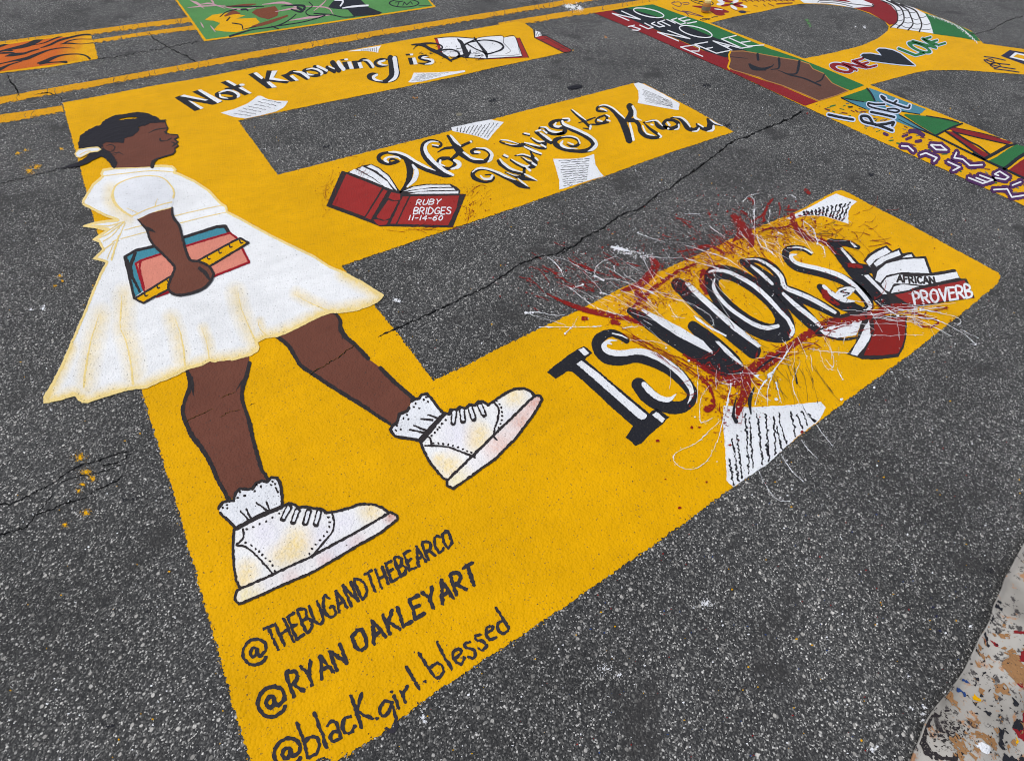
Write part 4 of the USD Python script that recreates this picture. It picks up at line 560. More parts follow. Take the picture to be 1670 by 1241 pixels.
# ---------------------------------------------------------------- lowest bar lettering
I1, I2 = T(880, 520, 5.172), T(1020, 360, 5.172)
w8 = Thing('painted_lettering', 'two big slab letters in black with white stripes at the left of the lowest bar', 'lettering', (1020, 630))
letters(w8, I1, [([poly(I1, [(62, 450), (130, 392), (240, 308), (330, 250), (370, 232), (400, 245), (443, 288), (395, 325), (385, 345), (500, 440), (700, 610), (930, 800), (945, 775), (985, 757), (1095, 828), (1030, 890), (920, 985), (860, 1050), (805, 1072), (770, 1030), (722, 1000), (760, 950), (788, 905), (600, 740), (420, 570), (280, 450), (240, 438), (190, 470), (135, 505)])],
                  [poly(I1, [(328, 262), (370, 243), (418, 290), (378, 312)]), poly(I1, [(310, 380), (355, 352), (500, 460), (700, 638), (908, 812), (895, 840), (862, 852), (830, 835), (620, 650), (450, 500)]), poly(I1, [(950, 812), (985, 783), (1062, 845), (1030, 876)])]),
                 ([([(735, 185), (690, 150), (610, 120), (540, 140), (490, 190), (500, 260), (570, 325), (680, 335), (820, 310), (950, 345), (1080, 405), (1180, 485), (1255, 570), (1290, 640), (1240, 725), (1130, 750), (1000, 705), (910, 640), (835, 555)], [50, 62, 66, 80, 96, 100, 110, 118, 120, 118, 118, 112, 100, 92, 100, 110, 130, 140, 120])],
                  [([(650, 182), (590, 185), (548, 215), (550, 250), (600, 282), (700, 290), (850, 275), (980, 315), (1100, 388), (1200, 475), (1265, 565), (1282, 640), (1250, 715)], [8, 22, 40, 46, 50, 52, 54, 56, 56, 52, 44, 30, 6]), ([(615, 122), (680, 138), (740, 165)], [8, 14, 10]), ([(882, 555), (940, 615), (1010, 665), (1090, 680), (1150, 635)], [46, 52, 50, 40, 6]), ([(578, 205), (605, 212)], [18, 10])])])
w9 = Thing('painted_lettering', 'row of five huge black and white capitals half buried in red and white splatter', 'lettering', (1260, 490))
letters(w9, I2, [([([(40, 760), (250, 890), (500, 1040), (750, 1190), (860, 1260)], [60, 130, 160, 170, 130]), ([(570, 890), (720, 1020), (900, 1180), (960, 1260)], [90, 130, 130, 90]), ([(440, 535), (620, 690), (850, 890), (1080, 1100)], [110, 150, 160, 130])],
                  [poly(I2, [(118, 752), (150, 740), (300, 810), (450, 885), (560, 950), (660, 1010), (745, 1105), (738, 1130), (600, 1062), (450, 985), (300, 890)]), poly(I2, [(490, 522), (540, 512), (620, 590), (700, 662), (900, 842), (1158, 1055), (1118, 1078), (900, 922), (700, 740), (560, 610)]), poly(I2, [(560, 790), (592, 798), (700, 880), (860, 962), (852, 988), (700, 910), (600, 842)]), poly(I2, [(745, 1010), (792, 1012), (900, 1110), (1010, 1225), (985, 1235), (840, 1120)])]),
                 ([ellipse(I2, (1045, 702), 462, 212, 38).difference(ellipse(I2, (1025, 682), 292, 82, 37))], [([(705, 432), (760, 420), (850, 428), (950, 470), (1080, 545), (1200, 650), (1300, 760), (1375, 840), (1410, 920), (1392, 978)], [20, 28, 34, 40, 46, 46, 42, 40, 44, 30]), ([(755, 492), (742, 550), (780, 630), (870, 730), (980, 810), (1090, 875), (1190, 905), (1285, 888)], [14, 34, 40, 40, 40, 44, 48, 40])]),
                 ([([(985, 345), (1100, 420), (1280, 560), (1450, 740), (1640, 930)], [50, 90, 110, 120, 100]), ([(1000, 340), (1120, 335), (1220, 380), (1300, 470), (1330, 560), (1290, 620)], [40, 56, 70, 80, 70, 50]), ([(1330, 580), (1480, 640), (1640, 715), (1780, 790)], [90, 100, 90, 70])],
                  [([(1060, 382), (1150, 450), (1240, 535)], [24, 36, 30]), ([(1330, 615), (1440, 715), (1560, 810), (1650, 890)], [30, 46, 46, 40]), ([(1020, 325), (1120, 330), (1230, 390), (1310, 470), (1345, 560), (1440, 605), (1560, 655), (1660, 710), (1770, 775)], [10, 22, 34, 44, 46, 46, 46, 46, 30])])], k_=.8)
letters(w9, I3, [([([(340, 222), (290, 190), (220, 185), (175, 205), (180, 250), (250, 310), (400, 345), (540, 390), (640, 450), (712, 520), (735, 580), (690, 612), (590, 575), (500, 530), (430, 470), (400, 445)], [28, 34, 40, 48, 56, 64, 68, 70, 68, 66, 60, 60, 84, 84, 60, 40])], [([(348, 218), (300, 190), (240, 180), (190, 186)], [16, 14, 10, 4]), ([(245, 228), (205, 240), (250, 288), (400, 325), (540, 372), (630, 435), (700, 510), (742, 575), (715, 605)], [8, 28, 32, 36, 38, 36, 34, 32, 8]), ([(428, 442), (480, 490), (560, 535), (632, 545)], [26, 36, 36, 14])]),
                 ([([(480, 150), (600, 290), (720, 420), (860, 560)], [60, 100, 110, 110]), ([(460, 152), (560, 150), (660, 180)], [44, 46, 30]), ([(610, 310), (700, 322), (785, 340)], [50, 60, 30]), ([(840, 550), (900, 545), (960, 530)], [60, 60, 30])], [poly(I3, [(528, 185), (555, 178), (652, 290), (618, 292)]), poly(I3, [(598, 146), (626, 145), (662, 182), (634, 186)]), poly(I3, [(690, 367), (728, 360), (862, 496), (826, 502)])])], k_=.82)
bd = Thing('painted_drawing', 'small white painted scribbled blob inside the fourth huge letter of the splattered word', 'painting', (1375, 478))
bd.add('blob', poly(I3, [(510, 490), (540, 460), (600, 445), (640, 460), (610, 500), (560, 530), (525, 520)], True), 'white', 5.5); bd.add('line', U(stroke(I3, [(580, 465), (540, 480), (600, 490), (560, 510)], 8), stroke(I3, [(520, 460), (590, 440), (640, 455)], 8)), 'ink', 6.2)

# books at the end of the lowest bar
b5 = Thing('painted_book', 'painted stack of open white books on a dark red spine near the right tip', 'painting', (1510, 460))
b5.add('outline', poly(I3, [(695, 270), (730, 225), (790, 190), (852, 167), (890, 205), (940, 184), (962, 222), (1020, 211), (1047, 244), (1118, 240), (1160, 352), (1315, 326), (1350, 390), (1392, 392), (1447, 522), (1250, 550), (1010, 592), (880, 562), (855, 500), (760, 380), (740, 310)]), 'ink', 4)
for P in ([(712, 275), (745, 238), (800, 205), (846, 182), (882, 212), (780, 262), (735, 308)], [(765, 290), (810, 250), (880, 222), (936, 200), (948, 232), (850, 268), (785, 312)], [(955, 250), (985, 235), (1018, 226), (1030, 246)], [(775, 400), (790, 340), (850, 290), (960, 262), (1104, 255), (1142, 355), (950, 348), (850, 370), (808, 420)], [(815, 432), (850, 385), (930, 363), (1050, 378), (1200, 368), (1325, 344), (1342, 384), (1100, 436), (1000, 425), (900, 425), (868, 480), (845, 470)], [(882, 490), (900, 445), (960, 430), (1070, 442), (1000, 468)]):
    b5.add('page', poly(I3, P), 'white', 5)
b5.add('cover', poly(I3, [(905, 502), (1100, 458), (1378, 402), (1437, 520), (1250, 540), (1100, 566), (1000, 562)]), 'bookred', 5)
text(b5, I3, 'AFRICAN', (925, 412), (1182, 428), (0, -42), (-14, -46), 13, 'ink', 6, gap=.22, amp=.001)
text(b5, I3, 'PROVERB', (1045, 566), (1432, 515), (-18, -78), (-16, -84), 15, 'white', 6, gap=.2, amp=.0012)
bk = Thing('painted_ribbon', 'painted dark red and white curling ribbon hanging below the row of huge splattered capitals', 'painting', (1450, 550))
bk.add('outline', U(poly(I3, [(690, 640), (990, 638), (986, 780), (965, 860), (930, 918), (800, 935), (690, 935), (584, 900), (640, 830), (660, 760)]), stroke(I3, [(380, 735), (450, 780), (550, 800), (650, 790)], [6, 16, 20, 16]), stroke(I3, [(400, 700), (520, 655), (650, 620)], [6, 20, 40])), 'ink', 4)
bk.add('red_side', poly(I3, [(765, 672), (982, 640), (974, 780), (955, 850), (928, 895), (820, 908), (697, 910), (738, 820), (770, 745)]), 'splash', 5)
bk.add('white_side', poly(I3, [(665, 800), (700, 720), (735, 668), (745, 780), (705, 850), (655, 912), (608, 900)]), 'white', 5)
bk.add('smear', poly(I3, [(400, 742), (470, 715), (560, 690), (640, 668), (690, 660), (650, 772), (520, 792), (440, 775)]), 'white', 5)

# ---------------------------------------------------------------- splatter over the lowest bar
R = random.Random(21)
chan = [(I3, [(20, 1000), (120, 910), (230, 830), (330, 760), (450, 700), (600, 670), (760, 630), (900, 590), (1040, 580)], [40, 60, 50, 50, 40, 46, 50, 60, 20]),
        (S1, [(150, 160), (300, 260), (420, 310), (520, 330), (620, 250), (740, 170)], [14, 30, 46, 90, 70, 60]), (S1, [(560, 330), (560, 420), (520, 520), (500, 600)], [80, 70, 44, 10]),
        (T8, [(450, 520), (560, 560), (640, 600)], [4, 12, 3]), (T8, [(300, 740), (420, 800), (560, 850), (720, 885), (850, 910), (940, 950)], [6, 22, 36, 40, 30, 14]), (T8, [(1000, 500), (1030, 560), (960, 650), (900, 690), (800, 720)], [30, 60, 56, 46, 14]), (T8, [(920, 740), (950, 770)], [60, 50]), (T8, [(740, 930), (780, 940)], [40, 30]), (T8, [(540, 908), (570, 910)], [26, 22]),
        (T8, [(880, 830), (1000, 720), (1150, 610), (1300, 540)], [20, 30, 22, 18]), (T8, [(1560, 220), (1610, 280), (1600, 340), (1560, 380)], [40, 60, 50, 20]), (T8, [(1180, 460), (1300, 440), (1400, 420), (1500, 470)], [8, 16, 22, 16]),
        (PG, [(30, 560), (100, 640), (180, 720), (200, 840)], [50, 100, 100, 60]), (PG, [(180, 560), (340, 450), (400, 330), (460, 260)], [10, 30, 30, 22]), (PG, [(350, 430), (350, 540)], [30, 30]), (PG, [(700, 470), (730, 580), (800, 680), (920, 760), (1080, 780), (1230, 930)], [70, 70, 80, 60, 60, 40]), (PG, [(300, 670), (400, 630), (560, 620), (700, 590)], [16, 24, 22, 30]), (PG, [(860, 150), (910, 190)], 40), (PG, [(540, 320), (545, 400), (530, 480)], [24, 14, 6]), (PG, [(160, 260), (220, 290)], 30),
        (PG, [(600, 400), (680, 400), (760, 400)], [12, 24, 10]), (I2, [(660, 430), (650, 520), (680, 610)], [50, 60, 40]), (I2, [(480, 600), (520, 660), (560, 700)], [20, 40, 16]), (I2, [(900, 780), (960, 850), (1030, 930)], [30, 34, 20]), (I3, [(430, 480), (450, 520), (520, 560)], [40, 40, 24]), (I3, [(600, 300), (680, 310)], [30, 20]),
        (I3, [(1000, 620), (1120, 650), (1200, 680), (1150, 720), (1060, 700)], [14, 10, 12, 14, 5]), (S1, [(300, 520), (335, 510)], 40), (S1, [(260, 300), (330, 400), (360, 520)], [14, 20, 10])]
def clouds(n, box_, r0, r1):
    out = []
    for _ in range(n):
        x, y = R.gauss(box_[0], box_[2]), R.gauss(box_[1], box_[3]); out.append(speck(x, y, math.exp(R.uniform(math.log(r0), math.log(r1))), R))
    return out
band = [(1040, 505), (1075, 480), (1110, 455), (1150, 430), (1190, 412), (1230, 392), (1270, 378), (1310, 370)]
low = [(1150, 600), (1185, 615), (1215, 625), (1260, 590), (1310, 555), (1370, 525), (1440, 510), (1500, 510)]
from shapely.affinity import scale as sscale
W9 = U(*[stroke(I2, p, w) for p, w in (([(40, 760), (250, 890), (500, 1040), (750, 1190), (860, 1260)], [60, 130, 160, 170, 130]), ([(570, 890), (720, 1020), (900, 1180), (960, 1260)], [90, 130, 130, 90]), ([(440, 535), (620, 690), (850, 890), (1080, 1100)], [110, 150, 160, 130]), ([(985, 345), (1100, 420), (1280, 560), (1450, 740), (1640, 930)], [50, 90, 110, 120, 100]))], ellipse(I2, (1045, 702), 462, 212, 38).difference(ellipse(I2, (1025, 682), 292, 82, 37)))
pits = U(*[speck(R.uniform(860, 1540), R.uniform(300, 700), R.uniform(.5, 1.9), R) for _ in range(9000)])
reds = [stroke(*c).difference(W9.buffer(-1.5)).difference(pits) for c in chan]
for x, y in band: reds += clouds(60, (x, y, 24, 14), .5, 2.2) + [flung(R.gauss(x, 24), R.gauss(y, 12), R.uniform(-.4, .9) + R.choice((0, math.pi)), R.uniform(7, 24), R.uniform(.4, 1.1), R, 2.4) for _ in range(26)] + clouds(60, (x, y, 30, 20), .3, 1.2)
for x, y in low: reds += clouds(30, (x, y, 18, 14), .5, 2.2) + [flung(R.gauss(x, 16), R.gauss(y, 12), R.uniform(-.7, .3) + R.choice((0, math.pi)), R.uniform(12, 40), R.uniform(.7, 1.8), R, 1.2) for _ in range(13)]
reds += clouds(110, (960, 450, 60, 30), .5, 2.2) + clouds(150, (1170, 390, 60, 40), .5, 2.4) + clouds(40, (1260, 350, 40, 30), .6, 2.6) + clouds(60, (1180, 650, 26, 30), .6, 3) + clouds(50, (1400, 480, 70, 40), .5, 1.8) + clouds(420, (1240, 465, 95, 48), .35, 1.3) + clouds(260, (1150, 400, 80, 36), .35, 1.6) + clouds(160, (960, 455, 55, 28), .35, 1.4) + clouds(140, (1190, 640, 30, 36), .35, 1.6)
reds += [flung(R.gauss(930, 50), R.gauss(450, 18), .5 + R.uniform(-.3, .3), R.uniform(8, 34), R.uniform(.6, 1.9), R) for _ in range(40)] + [flung(R.gauss(1180, 40), R.gauss(385, 30), R.uniform(.2, 1.3), R.uniform(8, 34), R.uniform(.6, 1.9), R) for _ in range(40)]
reds += [flung(R.gauss(1180, 20), R.gauss(630, 26), R.uniform(.2, 1.6), R.uniform(10, 36), R.uniform(.5, 1.2), R, 1.5) for _ in range(36)] + [flung(1010 + 120 * u_ + R.gauss(0, 6), 536 + 66 * u_ + R.gauss(0, 6), .52 + R.uniform(-.1, .1), R.uniform(24, 70), R.uniform(.5, 1.2), R, .4) for u_ in np.linspace(0, 1, 34)]
reds += [flung(R.gauss(1360, 40), R.gauss(375, 16), R.uniform(-.2, .5), R.uniform(12, 40), R.uniform(.35, .9), R, 1.8) for _ in range(40)] + [speck(*S1([p])[0], r, R) for p, r in (((310, 530), 7), ((340, 470), 4), ((330, 330), 4), ((200, 650), 3), ((255, 648), 3), ((943, 680), 3.4), ((120, 1190), 4), ((20, 998), 2), ((300, 1015), 3))] + [speck(*I1([(992, 1028)])[0], 4, R)]
rs = Thing('paint_splatter', 'dark red flung paint splatter over the huge capitals and the asphalt above them', 'paint splatter', (1180, 480), kind='stuff')
rs.add('pool', U(*reds[:len(chan)]), 'splash', 7, amp=.005, kind='stuff'); rs.add('splash', U(*reds[len(chan):]), 'splash', 8, amp=.002, kind='stuff')
blacks = [flung(R.gauss(1200, 110), R.gauss(500, 50), R.uniform(0, 1.0) + R.choice((0, math.pi)), R.uniform(14, 50), R.uniform(.3, .6), R, 1.4) for _ in range(46)] + [flung(R.uniform(1240, 1330), R.gauss(590, 14), R.uniform(.9, 1.4), R.uniform(24, 70), .55, R) for _ in range(22)] + [flung(R.uniform(1200, 1360), R.gauss(385, 14), R.uniform(-.5, .2), R.uniform(8, 30), R.uniform(.4, .9), R, 1) for _ in range(24)]
blacks += [stroke(S1, [(620, 380), (590, 470), (600, 560)], [10, 26, 8]), stroke(S1, [(500, 440), (480, 560), (500, 610)], [6, 20, 26]), stroke(S1, [(640, 260), (720, 200), (800, 150)], [10, 16, 8]), stroke(S1, [(890, 240), (910, 350)], [4, 14])] + clouds(120, (1240, 500, 100, 60), .4, 1.2)
bs = Thing('paint_splatter', 'thin black flung paint threads among the red splatter on the lowest bar', 'paint splatter', (1240, 530), kind='stuff')
bs.add('splash', U(*blacks), 'black', 8.5, amp=.001, kind='stuff')
wl = [(S1, [(465, 350), (440, 480), (400, 640), (375, 750)], [20, 24, 12, 8]), (S1, [(370, 745), (320, 850), (250, 915), (170, 930), (100, 900), (75, 850), (110, 810), (235, 750), (330, 660), (400, 600)], [6, 9, 9, 8, 9, 14, 8, 12, 7, 5]), (S1, [(315, 370), (260, 460), (255, 600), (290, 610), (340, 585)], [6, 8, 9, 8, 5]), (S1, [(240, 230), (240, 350), (235, 490)], [5, 9, 5]),
      (S1, [(890, 70), (810, 190), (740, 280), (660, 390), (625, 500)], [6, 18, 26, 16, 10]), (S1, [(760, 260), (715, 380), (710, 500)], [14, 12, 14]), (S1, [(770, 350), (790, 440), (805, 490)], [18, 10, 6]), (S1, [(930, 210), (880, 360), (930, 500)], [5, 8, 6]), (S1, [(1090, 40), (1150, 160), (1150, 240), (1100, 190)], [5, 9, 9, 5]), (S1, [(1060, 130), (1100, 240), (1150, 262)], [5, 6, 10]), (S1, [(1180, 255), (1218, 325)], [5, 12]),
      (S1, [(650, 940), (680, 1010), (740, 1100), (800, 1145), (860, 1145)], [8, 7, 8, 9, 12]), (S1, [(800, 830), (880, 950), (955, 1015)], [6, 12, 7]), (S1, [(940, 735), (985, 800), (1050, 860)], [8, 14, 4]), (S1, [(1035, 625), (1090, 700), (1150, 772)], [8, 9, 9]), (S1, [(560, 240), (640, 310), (720, 365)], [8, 16, 6]), (S1, [(360, 335), (430, 355), (470, 355)], [6, 10, 12]), (S1, [(810, 60), (845, 110), (820, 180)], [5, 8, 12]), (S1, [(915, 40), (975, 170)], [5, 10]), (S1, [(990, 120), (1130, 140), (1250, 145)], [5, 7, 4]),
      (I3, [(700, 600), (900, 605), (1080, 600), (1250, 630), (1340, 660), (1350, 695), (1320, 700)], [14, 8, 20, 8, 10, 12, 6]), (I3, [(760, 655), (950, 650), (1150, 660), (1280, 710), (1380, 770), (1455, 835), (1420, 830)], [8, 6, 16, 12, 9, 12, 6]), (I3, [(960, 560), (1100, 575), (1240, 590)], [3, 6, 4]), (I3, [(780, 540), (860, 600), (930, 640)], [8, 12, 24]), (I3, [(660, 770), (850, 775), (1100, 770)], [5, 6, 4]), (I3, [(330, 865), (480, 885), (620, 895)], [5, 6, 4]), (I3, [(1030, 660), (1090, 720), (1040, 690)], [4, 8, 4]), (I3, [(1360, 740), (1470, 790)], [5, 8]),
      (T8, [(300, 490), (350, 530), (390, 580), (410, 625)], [5, 14, 12, 10]), (T8, [(340, 490), (440, 520), (560, 590), (680, 650)], [4, 5, 6, 20]), (T8, [(450, 700), (540, 770), (620, 830), (720, 865), (820, 890)], [12, 12, 10, 14, 8]), (T8, [(155, 870), (240, 865), (330, 885), (420, 885)], [26, 16, 6, 10]), (T8, [(160, 872), (280, 910), (420, 950)], [8, 5, 4]), (T8, [(250, 965), (400, 965), (540, 965), (670, 960)], [16, 10, 8, 14]), (T8, [(420, 1010), (470, 960), (500, 910)], [20, 8, 6]), (T8, [(660, 735), (750, 760), (860, 830), (900, 840)], [14, 10, 8, 12]), (T8, [(620, 630), (630, 560), (700, 510), (760, 490)], [12, 10, 6, 5]), (T8, [(600, 660), (720, 640), (800, 655), (930, 700), (1010, 735)], [5, 6, 8, 8, 16]), (T8, [(480, 700), (540, 680)], [10, 20]),
      (T8, [(820, 610), (900, 670), (980, 780), (1000, 800)], [10, 6, 6, 10]), (T8, [(940, 640), (1080, 750), (1250, 800), (1390, 880), (1420, 950), (1380, 960)], [5, 7, 7, 8, 8, 4]), (T8, [(950, 510), (980, 570), (1030, 660)], [12, 8, 7]), (T8, [(910, 330), (1010, 370), (1090, 390)], [14, 5, 3]), (T8, [(1220, 410), (1350, 450), (1500, 500), (1650, 600)], [6, 8, 12, 8]), (T8, [(1240, 505), (1350, 540), (1450, 570)], [16, 8, 18]), (T8, [(1260, 200), (1330, 205)], [12, 8]), (T8, [(1390, 280), (1440, 320), (1495, 355)], [6, 10, 8]), (T8, [(1120, 810), (1150, 870), (1180, 905)], [6, 8, 8]), (T8, [(810, 975), (860, 965), (940, 960)], [14, 16, 4]), (T8, [(860, 1055), (1000, 1060), (1120, 1090)], [6, 5, 5]), (T8, [(750, 555), (760, 600)], [14, 4]), (T8, [(1000, 490), (1130, 500), (1240, 500)], [10, 5, 4]),
      (PG, [(295, 190), (230, 205), (150, 230), (95, 290)], [6, 12, 14, 22]), (PG, [(180, 225), (230, 280), (235, 380), (225, 420), (230, 600), (228, 790)], [10, 12, 12, 34, 10, 8]), (PG, [(420, 395), (415, 480), (400, 575)], [14, 6, 5]), (PG, [(645, 210), (720, 235), (755, 265)], [5, 12, 6]), (PG, [(840, 530), (850, 620), (930, 710), (1000, 760), (1010, 820)], [18, 12, 12, 20, 30]), (PG, [(860, 550), (960, 640), (1000, 750), (1100, 800), (1240, 950)], [12, 20, 16, 12, 12]), (PG, [(940, 600), (980, 720)], [6, 14]), (PG, [(265, 710), (280, 790), (330, 860), (420, 900), (500, 980)], [22, 20, 16, 22, 12]), (PG, [(360, 760), (380, 860), (470, 960)], [10, 16, 12]), (PG, [(525, 685), (590, 700)], [20, 8]), (PG, [(500, 710), (530, 830), (545, 980)], [6, 6, 6]), (PG, [(190, 530), (230, 640)], [8, 12]), (PG, [(30, 630), (90, 720)], [8, 8]), (PG, [(930, 490), (970, 525)], [10, 18]), (PG, [(1010, 820), (1080, 860), (1110, 980)], [16, 26, 10])]
def strand(t, p, w):
    q = np.column_stack([t(p), np.broadcast_to(np.asarray(w, float), len(p)) / t.k]); q = spline(q, n=9) if len(q) > 2 else np.linspace(q[0], q[-1], 9); g = []
    ws = [max(.22, x * .42) * (R.uniform(.35, 1.0) if R.random() < .8 else R.uniform(1.1, 1.7)) for x in q[:, 2]]; xy = q[:, :2] + np.array([[R.gauss(0, .35), R.gauss(0, .3)] for _ in q])
    i = 0
    while i < len(xy) - 1:
        n_ = R.randint(5, 14); e_ = min(len(xy), i + n_)
        if e_ - i > 1: g.append(stroke(PX, xy[i:e_], ws[i:e_], sm=False))
        i = e_ - (1 if R.random() < .75 else 0)
    g += [speck(x + R.gauss(0, 2.2), y + R.gauss(0, 2.2), R.uniform(.3, .9), R) for x, y in xy[::2]]
    return unary_union(g)
whites = [strand(t_, p_, w_) for t_, p_, w_ in wl] + [speck(*t_([p_[max(range(len(p_)), key=lambda i: np.broadcast_to(w_, len(p_))[i])]])[0], max(np.atleast_1d(w_)) / t_.k * .5, R) for t_, p_, w_ in wl]
whites += [stroke(T8, [(735, 425), (790, 438), (850, 452)], [14, 20, 8])] + [speck(1000 + 60 * u_ + R.gauss(0, 7), 404 + 16 * u_ + R.gauss(0, 3), R.uniform(.4, 1.5), R) for u_ in np.linspace(0, 1, 170)] + clouds(420, (1080, 395, 95, 45), .3, 1.0)
for x, y in band: whites += clouds(36, (x, y - 6, 30, 26), .35, 1.1) + [flung(R.gauss(x, 26), R.gauss(y, 22), .6 + R.uniform(-.5, .5), R.uniform(12, 50), R.uniform(.3, .7), R, .5) for _ in range(6)]
for x, y in low: whites += clouds(22, (x, y, 26, 26), .35, 1.2) + [flung(R.gauss(x, 22), R.gauss(y, 10), R.choice((R.uniform(.9, 1.6), R.uniform(-.1, .5))), R.uniform(14, 50), R.uniform(.3, .7), R, .6) for _ in range(4)]
whites += clouds(160, (1250, 480, 110, 60), .35, 1.1) + clouds(80, (980, 460, 60, 40), .35, 1.3) + clouds(70, (1180, 360, 50, 30), .35, 1.2) + [flung(R.gauss(990, 40), R.gauss(470, 26), .55 + R.uniform(-.25, .25), R.uniform(30, 90), R.uniform(.3, .6), R, .4) for _ in range(14)] + [flung(R.gauss(1440, 40), R.gauss(512, 10), R.uniform(-.1, .35), R.uniform(30, 90), R.uniform(.4, .8), R, .4) for _ in range(20)]
whites += [speck(*S1([p])[0], r, R) for p, r in (((725, 300), 5), ((640, 300), 4), ((770, 460), 3.5), ((1210, 460), 3), ((370, 880), 1.3), ((1450, 905), 2.6), ((1260, 945), 2.0), ((25, 115), 2.4), ((180, 200), 2.6), ((220, 580), 1.8), ((1550, 275), 2.2), ((1430, 380), 2.6))]
ws = Thing('paint_splatter', 'white flung paint threads and beads over the red splatter and down onto the asphalt', 'paint splatter', (1250, 540), kind='stuff')
ws.add('splash', U(*whites), 'white', 9.5, amp=.0008, kind='stuff')
# fine splatter round the open red book
rb2 = [flung(x + R.gauss(0, 8), y + R.gauss(0, 12), a + R.uniform(-.6, .6), R.uniform(6, 20), R.uniform(.25, .55), R, 1.6) for x, y, a in ((545, 290, 2.2), (535, 315, 2.0), (770, 330, -.8), (762, 350, -1.0), (775, 320, -.5), (590, 270, 2.4)) for _ in range(9)] + clouds(150, (690, 300, 70, 30), .3, 1.0) + clouds(60, (775, 335, 16, 18), .4, 1.3) + clouds(40, (540, 310, 12, 18), .4, 1.1) + [flung(R.uniform(630, 740), 373 + R.uniform(-3, 3), R.uniform(-.1, .2), R.uniform(10, 30), .5, R) for _ in range(14)]
Thing('paint_splatter', 'fine dark red paint specks around the open red book on the middle bar', 'paint splatter', (690, 320), kind='stuff').add('splash', U(*rb2), 'splash', 6.5, amp=.0008, kind='stuff')

# ---------------------------------------------------------------- the second letter at the upper right
K, R1, R2, L, V, Q, F = T(960, 0, 5.567), T(1300, 130, 8.275), T(1470, 190, 8.275), T(1330, 50, 4.912), T(1300, 0, 5.219), T(1020, 0, 5.219), T(1080, 0, 6.423)
outer = np.vstack([[(968, 20.5), (1010, 13), (1048, 6), (1100, -4), (1180, -22), (1300, -32), (1390, -16), (1432, 0), (1491.6, 13.4), (1549, 35.4), (1583.6, 50.8), (1603.7, 71.5), (1670, 80.5), (1760, 92), (1760, 136), (1670, 122), (1574, 115), (1517, 115), (1493, 119), (1419, 138.8), (1500, 172), (1580, 204), (1670, 241), (1790, 296), (1790, 385), (1670, 336), (1607, 307), (1500, 259), (1400, 215), (1313, 174.5), (1259, 149), (1160, 103), (1060, 56), (1000, 33)]])
hole = np.vstack([[(1158, 38), (1197, 28), (1246.6, 18.7), (1282, 10.5), (1306, 7), (1348, 7.7), (1392, 13.4), (1419, 23), (1442, 34.5), (1449.5, 44), (1447.5, 51), (1432, 63), (1405, 75), (1357, 87), (1311.5, 96), (1250, 73)]])
R_ = Thing('painted_letter', 'yellow letter with a round bowl at the upper right, filled with painted panels and slogans', 'painted letter', (1380, 110))
R_.add('yellow_field', Polygon(outer, [hole]), 'yellow', 1, amp=.006)
R_.add('black_panel', poly(K, [(210, 97), (350, 74), (900, 240), (1500, 470), (1700, 560), (1290, 560), (1020, 450), (600, 270), (330, 165)]), 'night', 3)
R_.add('red_panel', np.array and U(poly(K, [(48, 120), (210, 97), (330, 155), (600, 272), (830, 372), (1020, 455), (1300, 545), (1300, 650), (1100, 572), (800, 440), (500, 307)]), Polygon(np.vstack([K([(1260, 520), (1290, 635), (1540, 715)]), A3([(0, 530), (100, 560), (250, 625), (335, 660), (250, 688)]), K([(1660, 825), (1400, 705), (1250, 635), (1100, 572)])]))), 'darkred', 3.6)
R_.add('green_panel', Polygon(np.vstack([K([(340, 74), (580, 42), (820, 130), (1100, 222), (1400, 345), (1660, 452)]), A3([(60, 330), (220, 385), (400, 455), (635, 555), (545, 588), (430, 545), (300, 445), (150, 400), (0, 370)]), K([(1490, 490), (1300, 402), (1120, 335), (900, 245), (700, 177)])])), 'green', 4)
fp = np.vstack([Q([(895, 440), (1000, 437), (1150, 462), (1300, 490), (1480, 520), (1565, 548), (1592, 585)]), A3([(300, 448), (370, 478), (425, 540), (530, 590), (450, 622), (340, 655), (250, 615), (100, 555), (0, 525)]), Q([(1140, 660), (1000, 622), (915, 598), (875, 575), (885, 520), (878, 470)])])
R_.add('fist', Polygon(fp), 'brown', 5); R_.add('rim', stroke(PX, np.vstack([fp, fp[:1]]), 1.3, sm=False), 'gold', 5.6, amp=.001); R_.add('rim', stroke(Q, [(895, 440), (880, 470), (888, 520), (872, 575), (885, 590)], 14, sm=False), 'yellow', 6)
R_.add('fist_line', U(stroke(Q, [(1125, 465), (1130, 510)], 22), stroke(Q, [(1060, 555), (1090, 585), (1190, 598)], [24, 30, 12]), stroke(Q, [(1050, 545), (1150, 590), (1240, 570), (1260, 550)], [6, 24, 12, 6]), stroke(Q, [(1305, 500), (1310, 550), (1300, 585), (1240, 595)], [20, 20, 12, 6]), stroke(Q, [(1480, 525), (1470, 590), (1450, 630), (1390, 632)], [22, 22, 14, 8]), stroke(Q, [(1300, 600), (1400, 640), (1520, 670), (1660, 730)], [4, 12, 12, 14]), stroke(Q, [(890, 485), (960, 492), (1040, 500)], [3, 5, 2]), stroke(A3, [(375, 485), (355, 520), (320, 535)], [9, 10, 6])), 'night', 6)
nj = Thing('painted_lettering', 'thin white hand-drawn slogan across the red, black and green panel', 'lettering', (1080, 50))
